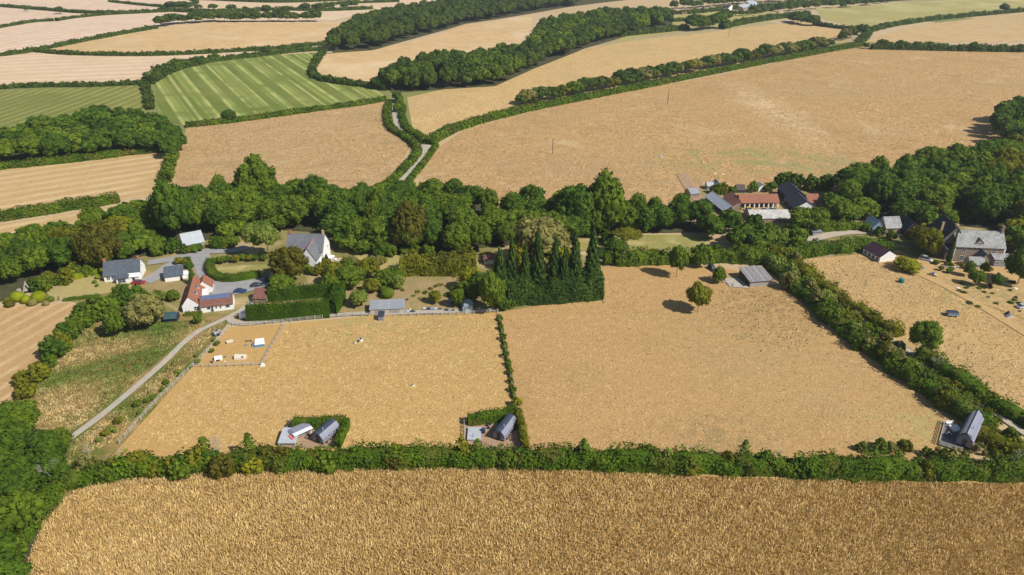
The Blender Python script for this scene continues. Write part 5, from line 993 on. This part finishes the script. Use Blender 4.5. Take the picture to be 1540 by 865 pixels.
wood([(800, 84), (815, 48), (900, 30), (1000, 28), (1005, 38), (945, 52), (880, 71), (805, 101)], 10.5, (13, 17), (6, 7.5), ['far', 'dark', 'far', 'mid'], lambda a, b: 'in the wood at the top middle', 14, 'low')
wood([(1385, 335), (1410, 330), (1425, 345), (1405, 368), (1385, 360)], 6.5, (7, 10), (3.6, 4.6), ['dark', 'mid', 'olive'], lambda a, b: 'between the outbuilding and the stone house', 15)
wood([(1512, 345), (1600, 345), (1640, 400), (1530, 395)], 7.5, (8, 11), (4.5, 5.6), ['dark', 'mid', 'olive'], lambda a, b: 'right of the stone house at the picture edge', 16)
wood([(-60, 640), (50, 650), (90, 690), (88, 730), (60, 780), (20, 860), (-80, 900)], 6.0, (7.5, 10.5), (3.6, 4.8), ['dark', 'dark', 'mid'], lambda a, b: 'in the dense group at the lower left corner', 17)
# tree line on the long hedge and scattered hedgerow trees
rs = random.Random(21)
for t in np.linspace(0, 1, 54):
    x = 785+t*(1245-785); y = 161-(161-74)*t+math.sin(t*3.14)*-2; k = rs.choice(['far', 'far', 'olive', 'grey', 'brown', 'dark']); ht = rs.uniform(5.5, 10.5)*(1+.2*t)
    g = at(x, y-3+rs.uniform(-1, 1)); tree(g[0], g[1], ht, ht*rs.uniform(.5, .75), k, '%s small tree %s' % (KN[k], 'on the left part of the tree lined hedge' if t < .33 else 'on the middle part of the tree lined hedge' if t < .66 else 'on the right part of the tree lined hedge'), 'trees on the long hedge', 'low', rs=rs)
BUSHES = []
def row(pts, n, hr, keys, where, seed, shape='low', jit=1.0, fat=(.45, .6)):
    bush = seed in (46, 47, 49, 50, 51, 52, 53, 54, 55, 56, 60, 61, 62, 63, 64, 65, 66, 67, 68, 69)
    rs = random.Random(seed); P = [Vector(at(*p)) for p in pts]
    for i in range(n):
        t = (i+rs.uniform(.2, .8))/n*(len(P)-1); a = P[int(t)].lerp(P[min(int(t)+1, len(P)-1)], t-int(t)); ht = rs.uniform(*hr); k = rs.choice(keys)
        if bush:
            X, Y = a.x+rs.uniform(-jit, jit), a.y+rs.uniform(-jit, jit); r = ht*rs.uniform(*fat)
            if clash(X, Y, r*.6): continue
            BUSHES.append((max(ht, r*2)*scale_w(X, Y), X, Y, ht, r, k, '%s%s bush %s' % ('tall ' if ht > hr[0]+.7*(hr[1]-hr[0]) else 'low ' if ht < hr[0]+.3*(hr[1]-hr[0]) else '', KN[k], where), 'bushes '+where, rs.random())); continue
        tree(a.x+rs.uniform(-jit, jit), a.y+rs.uniform(-jit, jit), ht, ht*rs.uniform(*fat), k, '%s small tree %s' % (KN[k], where), 'trees '+where, shape, .05, rs=rs)
row([(1300, 73), (1360, 74), (1450, 77), (1545, 79)], 16, (5, 8.5), ['far', 'dark'], 'along the hedge under the upper gold field', 31)
row([(232, 118), (262, 104), (300, 96), (330, 88)], 9, (5, 8), ['far', 'dark'], 'at the top left of the striped green field', 32)
row([(238, 41), (262, 36), (300, 34), (330, 32)], 6, (8, 12), ['far'], 'on the left of the far valley hedge', 33, fat=(.6, .9))
row([(330, 33), (400, 33), (480, 33)], 11, (9, 14), ['far'], 'on the right of the far valley hedge', 34, fat=(.5, .8))
row([(250, 14), (300, 14), (380, 18), (480, 15), (540, 11)], 14, (6, 11), ['far'], 'along the topmost valley hedge', 35, fat=(.6, .9))
row([(1038, 46), (1055, 45), (1082, 42)], 6, (12, 17), ['far', 'dark'], 'in the dark clump on the golden strip', 36); row([(1080, 36), (1090, 32)], 2, (12, 16), ['far'], 'behind the dark clump on the golden strip', 37)
row([(1098, 24), (1120, 24), (1150, 19)], 8, (6, 8), ['far', 'mid'], 'before the distant white farmhouse', 38)
row([(1010, 14), (1050, 12), (1090, 8), (1130, 4), (1180, 2)], 14, (9, 15), ['far', 'dark'], 'behind the distant white farmhouse', 39, fat=(.5, .7))
row([(1165, 18), (1220, 14), (1290, 10), (1340, 3)], 12, (7, 11), ['far', 'mid'], 'right of the distant white farmhouse', 40)
row([(1190, 32), (1200, 36), (1215, 39), (1228, 38)], 5, (10, 13), ['far', 'dark'], 'in the dark clump at the right of the golden strip', 41, fat=(.5, .7)); row([(1262, 62), (1275, 58), (1300, 52)], 4, (8, 12), ['grey', 'far'], 'where the upper hedges meet', 42)
row([(564, 133), (572, 134), (580, 133)], 3, (7, 9), ['far', 'dark'], 'at the left foot of the tongue of wood', 43); row([(598, 150), (602, 158), (600, 170)], 4, (5, 8), ['far', 'mid'], 'beside the top of the winding lane', 44)
row([(262, 238), (262, 228), (268, 224)], 3, (9, 12), ['dark'], 'at the lower right corner of the left wood', 45, 'round')
row([(1068, 292), (1100, 292), (1140, 288), (1165, 288)], 11, (3, 5.5), ['mid', 'dark', 'olive'], 'behind the red roofed range', 46); row([(1168, 278), (1200, 284), (1232, 287), (1246, 284)], 8, (5, 8), ['mid', 'dark'], 'behind the black barn', 47)
row([(1240, 312), (1256, 322), (1250, 335)], 4, (6, 9), ['dark', 'mid'], 'between the red cottage and the round bright tree', 48, 'round')
row([(1170, 392), (1200, 400), (1150, 388)], 5, (4, 6), ['olive', 'grey', 'mid'], 'beside the field barn', 49, 'shrub' if False else 'low'); row([(945, 392), (1000, 391), (1100, 388), (1135, 384)], 14, (3.5, 6), ['mid', 'olive', 'dark'], 'behind the top hedge of the right pasture', 50, jit=2.5)
row([(130, 480), (110, 505), (85, 530), (60, 560), (40, 600)], 12, (3.5, 6.5), ['dark', 'mid', 'olive'], 'down the left edge of the rough bank', 51, 'round', 2.5, (.5, .7))
row([(135, 492), (155, 480), (180, 466), (205, 470), (235, 478)], 13, (5, 7.5), ['dark', 'mid', 'mid'], 'in the thicket below the bungalow', 52, 'round', 4, (.5, .65))
row([(415, 415), (470, 412), (500, 412), (545, 408), (575, 398)], 10, (3, 5), ['mid', 'olive'], 'round the lawn of the tall white house', 53, 'round', 3)
row([(322, 396), (345, 394), (375, 392), (398, 392)], 8, (2, 3), ['mid', 'olive', 'dark'], 'in the bed beyond the bright clipped hedge', 54, jit=.8); row([(318, 372), (340, 372), (360, 370)], 5, (3.5, 5), ['mid', 'dark'], 'along the drive beside the pale shed', 55, 'round')
row([(272, 380), (290, 380), (310, 378)], 6, (2.5, 3.6), ['mid', 'dark'], 'in front of the pale roofed shed', 56, 'round')
row([(-20, 650), (15, 655), (40, 668), (80, 690)], 6, (6, 8.5), ['dark', 'mid', 'conifer'], 'behind the dense lower left group', 58, 'round', 3, (.55, .7)); row([(-10, 830), (5, 870), (0, 905)], 3, (6, 8), ['dark'], 'in the very corner at the lower left', 59, 'round', 1)
row([(726, 455), (718, 470), (700, 446), (735, 440)], 4, (5, 8), ['mid', 'dark', 'olive'], 'between kitchen garden and conifers', 60, 'round')
row([(1415, 470-60), (1440, 406), (1475, 404), (1500, 408)], 9, (1.5, 2.6), ['mid', 'olive', 'light'], 'in the front garden of the stone house', 61, jit=1.5)
row([(1215, 448), (1240, 472), (1275, 500), (1310, 528), (1352, 560), (1400, 592), (1436, 618)], 34, (3.2, 6.2), ['mid', 'olive', 'light', 'dark', 'grey', 'brown'], 'in the scrubby hedge beside the right hand lane', 62, 'low', 2.0, (.4, .62))
row([(1160, 400), (1215, 450), (1260, 488)], 12, (4, 7), ['mid', 'olive', 'grey', 'light'], 'in the top of the right hand lane hedge', 66, 'low', 2.5, (.4, .6))
row([(130, 722), (260, 712), (420, 702)], 16, (3.5, 6), ['mid', 'olive', 'dark', 'grey', 'yellow', 'brown'], 'in the ragged left part of the front hedge', 67, 'low', 1.8, (.45, .65))
row([(420, 700), (640, 694), (860, 697), (1200, 706), (1540, 714)], 30, (3.0, 4.9), ['mid', 'mid', 'dark', 'olive', 'brown'], 'rising out of the long front hedge', 68, 'low', 1.9, (.45, .85))

row([(1480, 655), (1510, 668), (1545, 690)], 8, (3, 5), ['mid', 'olive', 'dark'], 'behind the steep roofed hut', 63, 'low', 2)
row([(1395, 545), (1440, 572), (1500, 612), (1550, 645)], 12, (2.4, 3.8), ['mid', 'olive', 'dark'], 'on the far side of the right hand lane', 64, 'low', 1.2)
row([(1290, 678), (1330, 680), (1380, 684), (1440, 690), (1500, 690)], 12, (2.2, 4.0), ['mid', 'olive', 'grey'], 'in the scrub behind the right end of the front hedge', 65, 'low', 2)

row([(238, 384), (255, 376), (272, 382)], 6, (4, 6.5), ['mid', 'dark'], 'left of the pale roofed shed', 61, 'low', 2)
row([(60, 438), (110, 418), (160, 405)], 14, (3, 6), ['mid', 'dark', 'olive'], 'at the wood edge behind the long pale hedge', 60, 'low', 2.5)
row([(150, 412), (145, 425), (152, 432)], 3, (1.2, 2), ['mid', 'lime'], 'at the left gable of the bungalow', 56, 'low', 1); row([(172, 430), (195, 432)], 4, (1.1, 1.6), ['mid', 'olive'], 'under the front windows of the bungalow', 55, jit=.5)
row([(205, 442), (230, 452), (262, 446)], 9, (2, 4), ['mid', 'light', 'dark'], 'on the slope below the red car', 54, jit=2); row([(268, 398), (285, 396)], 5, (1.5, 3), ['mid', 'olive', 'dark'], 'between the garage and the drive', 53, jit=1)
row([(500, 400), (540, 402), (590, 398)], 14, (2, 4.5), ['mid', 'olive', 'light', 'grey'], 'in the border below the lawn of the tall white house', 52, jit=2.5); row([(505, 432), (540, 424), (590, 428), (600, 412)], 14, (3, 5.5), ['mid', 'olive', 'dark', 'light'], 'between the hedged square and the kitchen garden', 51, 'low', 3)
row([(560, 388), (600, 384), (660, 386)], 8, (3, 5), ['dark', 'mid'], 'at the wood edge behind the lawn', 50, 'low', 2); row([(690, 448), (712, 440), (735, 430), (745, 452)], 10, (3, 6), ['mid', 'dark', 'olive', 'yellow'], 'round the rounded shed', 49, 'low', 2)
row([(1300, 345), (1330, 358), (1380, 362)], 7, (2.5, 4.5), ['mid', 'dark'], 'in front of the outbuilding with the pale slate roof', 47, 'low', 2); row([(1500, 350), (1530, 358), (1545, 380)], 6, (3, 5), ['olive', 'dark', 'mid'], 'right of the stone house', 46, 'low', 2)
row([(1420, 338), (1460, 332), (1500, 335), (1540, 342)], 9, (5, 8), ['mid', 'olive', 'dark'], 'behind the roof of the stone house', 63, 'low', 2); row([(880, 356), (930, 372), (900, 390), (920, 398)], 9, (3, 5.5), ['dark', 'mid'], 'round the wind bent pine', 64, 'low', 2.5)
row([(1120, 385), (1150, 380), (1175, 372), (1200, 365)], 12, (3, 6), ['mid', 'olive', 'dark', 'light'], 'between the field barn and the farm track', 65, 'low', 3); row([(1400, 396), (1420, 400), (1445, 402)], 5, (1, 1.8), ['olive', 'mid'], 'by the silver people carrier', 66, jit=1)
row([(756, 468), (770, 462), (755, 455)], 4, (3, 5), ['mid', 'dark'], 'at the corner of the conifer hedge', 67, 'low', 1)
row([(335, 508), (270, 565), (200, 625), (150, 668)], 22, (.9, 2.0), ['mid', 'olive', 'light', 'hedge' if False else 'mid'], 'between the track and the long rail fence', 69, jit=1.6)
row([(1240, 452), (1300, 492), (1350, 530)], 12, (2.2, 3.8), ['olive', 'mid', 'grey'], 'leaning over the upper right hand lane', 68, 'low', .8); row([(1400, 570), (1440, 592), (1500, 640)], 9, (2.0, 3.2), ['olive', 'mid', 'dark'], 'leaning over the lower right hand lane', 67, 'low', .8)
row([(150, 396), (200, 386), (235, 376)], 7, (5.5, 8.5), ['mid', 'dark', 'mid'], 'at the wood edge between the bungalow and the pale roofed shed', 70, 'round', 2.5, (.5, .65))
row([(345, 358), (370, 354), (420, 346), (440, 343)], 8, (5, 7.5), ['mid', 'dark'], 'at the wood edge above the drive', 71, 'round', 2, (.5, .65)); row([(515, 372), (545, 380), (585, 384)], 6, (5, 7), ['dark', 'mid'], 'at the wood edge right of the white house terrace', 72, 'round', 2, (.5, .65))
row([(1255, 332), (1290, 330), (1385, 334), (1400, 332)], 7, (6, 8.5), ['mid', 'dark'], 'at the wood edge beside the pale slate outbuilding', 73, 'round', 2, (.5, .65))
# the far wood: reads as one mass
def tree_base():
    base = []
    for me in CROWN['tiny']:
        n = len(me.vertices); v = np.empty(n*3); me.vertices.foreach_get('co', v); tri = np.array([p.vertices[:] for p in me.polygons if len(p.vertices) == 3]); qd = np.array([p.vertices[:] for p in me.polygons if len(p.vertices) == 4])
        t = np.empty(len(me.polygons)); me.attributes['tone'].data.foreach_get('value', t); base.append((v.reshape(-1, 3), tri, qd, t))
    return base
def far_wood(poly, sp, label, seed):
    rs = np.random.RandomState(seed); pts = fill(poly, sp, seed, 400); Vs = []; Fs = {3: [], 4: []}; T = {3: [], 4: []}; off_ = 0; base = tree_base()
    for x, y in pts:
        v, tri, qd, t = base[rs.randint(len(base))]; r = rs.uniform(6, 8.2); hh = rs.uniform(12, 18); a = rs.uniform(0, 6.28); c, s = math.cos(a), math.sin(a)
        V = np.stack([(v[:, 0]*c-v[:, 1]*s)*r+x, (v[:, 0]*s+v[:, 1]*c)*r+y, v[:, 2]*hh*.42+hh*.6+h(x, y)], 1); Vs.append(V); k = rs.uniform(-.25, .3)
        Fs[3].append(tri+off_); Fs[4].append(qd+off_); T[3].append(np.clip(t[:len(tri)]+k, 0, 1)); T[4].append(np.clip(t[len(tri):]+k, 0, 1)); off_ += len(V)
    me = np_mesh('woodland', np.concatenate(Vs), [np.concatenate(Fs[3]), np.concatenate(Fs[4])], LEAF['far'], np.concatenate(T[3]+T[4]))
    tag(link('woodland', me), label, 'woodland', kind='stuff')
far_wood([(500, 66), (540, 44), (600, 24), (700, 10), (870, -2), (870, 8), (800, 17), (700, 35), (560, 74), (500, 78)], 10, 'dense far wood on the ridge at the top left of centre', 1)
far_wood([(560, -4), (900, -16), (1100, -10), (1000, -2), (700, 0)], 16, 'distant trees closing the view above the far wood', 2)
far_wood([(-100, -18), (600, -22), (600, -14), (-100, -10)], 22, 'scattered distant trees beyond the pale fields', 3)

# the nearest scattered trees as trees of their own, the small far rest as one mass
PENDING.sort(key=lambda p: -p[0]); NEAR = 300-ntree[0]
for p in PENDING[:NEAR]: tree(p[1], p[2], p[3], p[4], p[5], p[6], p[7], p[8], p[9], rs=random.Random(p[10]), force=True)
BUSHES.sort(key=lambda p: -p[0])
for p in BUSHES[:290]:
    rb = random.Random(p[8]); ht, r = p[3], p[4]; o = link('bush', rb.choice(CROWN['shrub' if ht < 3.6 else 'low']), loc=(p[1], p[2], h(p[1], p[2])+ht*.42)); o.scale = (r, r*rb.uniform(.8, 1.15), ht*.6); o.rotation_euler = (0, 0, rb.uniform(0, 6))
    setmat(o, p[5]); tag(o, p[6], 'bush', p[7])
def far_mass(specs, name, label):
    keys = sorted({p[5] for p in specs}); rs = np.random.RandomState(9); base = tree_base(); Vs = []; F3 = []; F4 = []; T3 = []; T4 = []; M3 = []; M4 = []; o_ = 0
    a5 = np.arange(5)*2*math.pi/5; ring = np.stack([np.cos(a5), np.sin(a5), a5*0], 1); fq = np.array([(i, (i+1) % 5, 5+(i+1) % 5, 5+i) for i in range(5)])
    for _, x, y, ht, rad, key, *_r in specs:
        v, tri, qd, t = base[rs.randint(len(base))]; a = rs.uniform(0, 6.28); c, s = math.cos(a), math.sin(a); z = h(x, y); k = rs.uniform(-.2, .25); mi = keys.index(key)
        Vs.append(np.stack([(v[:, 0]*c-v[:, 1]*s)*rad*1.1+x, (v[:, 0]*s+v[:, 1]*c)*rad*1.1+y, v[:, 2]*ht*.46+ht*.55+z], 1)); n = len(v)
        F3.append(tri+o_); F4.append(qd+o_); T3.append(np.clip(t[:len(tri)]+k, 0, 1)); T4.append(np.clip(t[len(tri):]+k, 0, 1)); M3.append(np.full(len(tri), mi)); M4.append(np.full(len(qd), mi)); o_ += n
        Vs.append(np.concatenate([ring*.25+(x, y, z-.2), ring*.15+(x, y, z+ht*.5)])); F4.append(fq+o_); T4.append(np.zeros(5)); M4.append(np.full(5, len(keys))); o_ += 10
    me = np_mesh(name, np.concatenate(Vs), [np.concatenate(F3), np.concatenate(F4)], LEAF[keys[0]], np.concatenate(T3+T4))
    for k in keys[1:]: me.materials.append(LEAF[k])
    me.materials.append(BARK); me.polygons.foreach_set('material_index', np.concatenate(M3+M4).astype(np.int32))
    tag(link(name, me), label, kind='stuff')
far_mass(PENDING[NEAR:], 'distant_trees', 'small distant trees in the far woods, hedgerows and clumps')
far_mass(BUSHES[290:], 'low_bushes', 'smallest bushes scattered round the gardens, lanes and wood edges')
# ------------------------------------------------------------------ saplings, bare trees, plants
def sapling_mesh(seed, key):
    rs = np.random.RandomState(seed); P = []; N = []
    for i in range(150):
        t = rs.uniform(.12, 1); a = i*2.4; r = .40*(1-t)**.7*rs.uniform(.3, 1)+.02; P.append((math.cos(a)*r, math.sin(a)*r, t+.3*r)); N.append((math.cos(a)*.5, math.sin(a)*.5, .7))
    V, F = cards(np.array(P), np.array(N), .07, rs, .6)
    # long upswept leaves
    return np_mesh('leaves', V, [F], LEAF[key], rs.uniform(0, 1, len(F)))
SAP = [sapling_mesh(i, 'light') for i in range(4)]; STEM = MB().bar((0, 0, -.05), (0, 0, .95), .018, .004, 5).mesh('stem', BARK)
def sapling(x, y, ht, key, label, group):
    r = empty('sapling', (x, y, h(x, y)), random.uniform(0, 6), label, 'sapling', group); s = link('stem', STEM, r); s.scale = (ht, ht, ht)
    l = link('leaves', random.choice(SAP), r); l.scale = (ht*1.05, ht*1.05, ht); setmat(l, key)
rs = random.Random(5)
for i in range(30):
    t = rs.random(); px = 130+t*1400; x, y = at(px, 684+rs.uniform(-4, 8)+(t*22 if t > .5 else 8)); k = rs.choice(['light', 'mid', 'grey', 'olive'])
    sapling(x, y, rs.choice((3.4, 4.0, 4.6, 5.0, 5.6, 6.6))*rs.uniform(.85, 1.15), k, '%s spiky sapling in the front hedge %s' % (KN[k], 'left of the left hedged plot' if px < 430 else 'between the two hedged plots' if px < 700 else 'right of the middle plot' if px < 1050 else 'left of the timber deck' if px < 1420 else 'near the right edge'), 'saplings in the front hedge')
for i, (x, y) in enumerate(((752, 482), (753, 496), (757, 512), (760, 522), (761, 538), (765, 550), (767, 563), (769, 577), (771, 590))):
    shrub(x, y, 9 if i % 2 else 12, rs.uniform(1.4, 2.6), 'mid', 'young bush on the fence between the golden pastures, %s from the top' % ('first', 'second', 'third', 'fourth', 'fifth', 'sixth', 'seventh', 'eighth', 'ninth')[i], 'bushes on the dividing fence')
shrub(776, 612, 18, 3.2, 'yellow', 'yellowing bush at the back right corner of the middle hedged plot'); shrub(771, 622, 20, 2.6, 'mid', 'green bush at the top of the middle plot hedge')
def bare_tree(bx, by, top, label, key=None):
    g = at(bx, by); ht = hgt(bx, by, top); rr = random.Random(int(bx)); m = MB()
    def grow(p, d, l, r, n):
        q = p+d*l; m.bar(p, q, r, r*.6, 4 if n < 3 else 5)
        if n == 0: return
        for k in range(3 if n > 1 else 4):
            nd = (d+Vector((rr.uniform(-.75, .75), rr.uniform(-.75, .75), rr.uniform(-.05, .45)))).normalized(); grow(p.lerp(q, rr.uniform(.6, 1)), nd, l*rr.uniform(.55, .8), r*.6, n-1)
    grow(Vector((0, 0, -.1)), Vector((0, 0, 1)), ht*.36, .11, 4)
    r = empty('bare_tree', (g[0], g[1], h(*g)), 0, label, 'bare tree'); m.build('branches', DEAD, r)
bare_tree(90, 735, 682, 'leafless grey tree in front of the lower left thicket'); bare_tree(140, 706, 660, 'leafless pale tree at the foot of the track fence'); bare_tree(182, 708, 668, 'leafless tree in the front hedge right of the track fence')
bare_tree(322, 700, 652, 'largest pale leafless tree in the front hedge, left of the left plot'); bare_tree(336, 697, 660, 'smaller leafless tree right beside the largest pale one'); bare_tree(1345, 536, 506, 'bare twiggy bush in the hedge left of the tall round lane tree')
bare_tree(1404, 560, 532, 'bare twigs in the hedge right of the tall round lane tree'); bare_tree(1522, 712, 672, 'bare silvery bush at the right end of the front hedge'); bare_tree(872, 692, 660, 'small leafless sapling in the front hedge right of the middle plot'); bare_tree(1040, 690, 662, 'small leafless sapling in the middle of the front hedge'); bare_tree(1160, 697, 668, 'small leafless sapling in the front hedge, right of centre')
for i in range(26):       # scrubby plants below the stone house
    px = rs.uniform(1415, 1535); py = rs.uniform(426, 470)
    if py < 425+(px-1415)*.0 or (py-430) > (px-1405)*.62: continue
    k = rs.choice(['mid', 'dark', 'olive']); shrub(px, py, rs.uniform(5, 11), rs.uniform(.5, 1.1), k, '%s low shrub in the scrubby grass below the stone house' % KN[k], 'low shrubs below the stone house')
for i, (x, y) in enumerate(((606, 438), (622, 446), (634, 450), (648, 436), (655, 432), (662, 430), (672, 446), (690, 420), (700, 424), (628, 440), (640, 442), (612, 452))):
    k = rs.choice(['mid', 'grey', 'olive', 'light']); shrub(x, y, rs.uniform(6, 13), rs.uniform(.6, 1.6), k, '%s low plant in the kitchen garden beds' % KN[k], 'plants in the kitchen garden')

# ------------------------------------------------------------------ standing wheat and rough grass (nobody could count it)
def blades(name, poly, n, ht, wd, cols, label, lean=.5, seed=1, zoff=.1, patch=0):
    W = [at(*p) for p in poly]; rs = np.random.RandomState(seed); X = rs.uniform(min(p[0] for p in W), max(p[0] for p in W), n*3); Y = rs.uniform(min(p[1] for p in W), max(p[1] for p in W), n*3)
    k = inside_np(W, X, Y); X = X[k][:n]; Y = Y[k][:n]
    for P, rw in ROADS:
        for q in [a.lerp(b, t/6) for a, b in zip(P[:-1], P[1:]) for t in range(6)]:
            kk_ = (X-q.x)**2+(Y-q.y)**2 > (rw*.5+.9)**2; X = X[kk_]; Y = Y[kk_]
    m = len(X)
    # drifts: lean direction swirls smoothly over the field
    a = 1.3*np.sin(X*1.1+1.7*np.sin(Y*.9))+1.3*np.cos(Y*1.3+1.5*np.sin(X*.8))+rs.normal(size=m)*1.0; le = lean*rs.uniform(.3, 1.2, m)
    hh = ht*rs.uniform(.5, 1.25, m); w_ = wd*rs.uniform(.6, 1.3, m); b = rs.uniform(0, 6.28, m)
    Z = H(X, Y)+zoff; dx = np.cos(a)*le*hh; dy = np.sin(a)*le*hh; tx = np.cos(b)*w_/2; ty = np.sin(b)*w_/2
    V = np.stack([np.stack([X-tx, Y-ty, Z], 1), np.stack([X+tx, Y+ty, Z], 1), np.stack([X+dx*.45+tx*.9, Y+dy*.45+ty*.9, Z+hh*.65], 1), np.stack([X+dx+tx*.2, Y+dy+ty*.2, Z+hh], 1), np.stack([X+dx*.45-tx*.9, Y+dy*.45-ty*.9, Z+hh*.65], 1)], 1).reshape(-1, 3)
    F = np.arange(5*m).reshape(m, 5)
    kk = NT(name+'_straw'); at_ = kk.n.new('ShaderNodeAttribute'); at_.attribute_name = 'tone'; c = kk.ramp(at_.outputs['Fac'], cols); kk.b.inputs['Roughness'].default_value = .7
    mat = kk.out(c); tag(link(name, np_mesh(name, V, [F], mat, np.clip(rs.uniform(0, 1, m)*(1-patch)+patch*(.5+.5*np.sin(X*.11+2*np.sin(Y*.09))*np.cos(Y*.13+1.5*np.sin(X*.07)+1)), 0, 1))), label, kind='stuff')
WC = [(0, (.46, .31, .11)), (.35, (.64, .44, .17)), (.75, (.78, .56, .24)), (1, (.90, .72, .38))]
blades('wheat', [(0, 945), (40, 850), (80, 750), (160, 722), (440, 706), (760, 706), (1000, 716), (1300, 726), (1560, 730), (1800, 736), (1780, 960), (-120, 960), (0, 945)], 250000, .8, .13, WC, 'ripe golden wheat standing in the foreground field', .38, 1, patch=.18)
GC = [(0, (.42, .28, .105)), (.4, (.62, .42, .17)), (1, (.80, .60, .29))]
blades('dry_grass', [(195, 668), (300, 556), (398, 555), (430, 494), (560, 485), (745, 474), (765, 560), (776, 640), (700, 672), (520, 680)], 34000, .12, .17, GC, 'dry golden grass tufts on the left pasture', 8, 2)
blades('dry_grass', [(760, 475), (900, 452), (915, 410), (1000, 405), (1090, 432), (1180, 440), (1290, 525), (1420, 618), (1395, 675), (1100, 685), (792, 680), (778, 560)], 48000, .12, .17, [(0, (.38, .25, .10)), (.4, (.57, .38, .165)), (1, (.76, .55, .28))], 'dry tan grass tufts on the right pasture', 8, 3)
TC = [(0, (.10, .09, .03)), (.5, (.24, .17, .07)), (1, (.34, .26, .10))]
blades('weed_tufts', [(1080, 436), (1180, 438), (1250, 490), (1200, 530), (1100, 510), (1060, 470)], 900, .3, .3, TC, 'dark tufts and droppings below the field barn', 1.2, 12)
blades('weed_tufts', [(760, 475), (900, 452), (1000, 410), (1180, 440), (1290, 525), (1400, 610), (1380, 670), (1100, 680), (792, 675)], 800, .24, .28, TC, 'scattered dark tufts over the right pasture', 1.2, 13)
blades('weed_tufts', [(200, 665), (300, 560), (430, 500), (745, 478), (770, 640)], 600, .26, .28, TC, 'scattered dark tufts over the left pasture', 1.2, 14)
blades('weed_tufts', [(1200, 400), (1300, 388), (1420, 425), (1540, 470), (1560, 620), (1400, 530)], 1300, .28, .3, TC, 'scattered dark tufts over the right hand pasture', 1.2, 15)
blades('weed_tufts', [(900, 285), (1030, 240), (1250, 215), (1450, 180), (1500, 190), (1280, 260), (1050, 280)], 420, .35, .5, TC, 'scattered scrubby tufts on the brown field above the farmyard', 1.2, 16)
blades('rough_grass', [(110, 500), (200, 485), (340, 482), (285, 545), (170, 665), (100, 700), (30, 680), (40, 600)], 40000, .38, .22, [(0, (.07, .12, .015)), (.4, (.16, .22, .04)), (.55, (.40, .30, .12)), (1, (.62, .47, .22))], 'rough green and brown grass on the bank beside the track', .9, 4, patch=.72)
blades('rough_grass', [(1190, 395), (1300, 388), (1420, 425), (1540, 470), (1560, 630), (1400, 535), (1250, 440)], 16000, .12, .17, GC, 'thin dry grass on the right hand pasture', 8, 6)

# ------------------------------------------------------------------ air
hz = MB().box(-9500, -3400, -9, 9500, 12500, 113).build('haze', M['white']); hz.data.materials.clear(); hm = bpy.data.materials.new('haze'); hm.use_nodes = True; nt = hm.node_tree; nt.nodes.remove(nt.nodes['Principled BSDF'])
pv = nt.nodes.new('ShaderNodeVolumePrincipled'); pv.inputs['Color'].default_value = (.86, .93, 1, 1); pv.inputs['Density'].default_value = 0.0001; pv.inputs['Anisotropy'].default_value = .2; nt.links.new(pv.outputs[0], nt.nodes['Material Output'].inputs['Volume'])
hz.data.materials.append(hm); tag(hz, kind='stuff', label='thin summer haze over the whole valley')
print('trees', ntree[0], 'objects', len(bpy.data.objects), 'tris', sum(len(m.polygons)*2 for m in bpy.data.meshes))
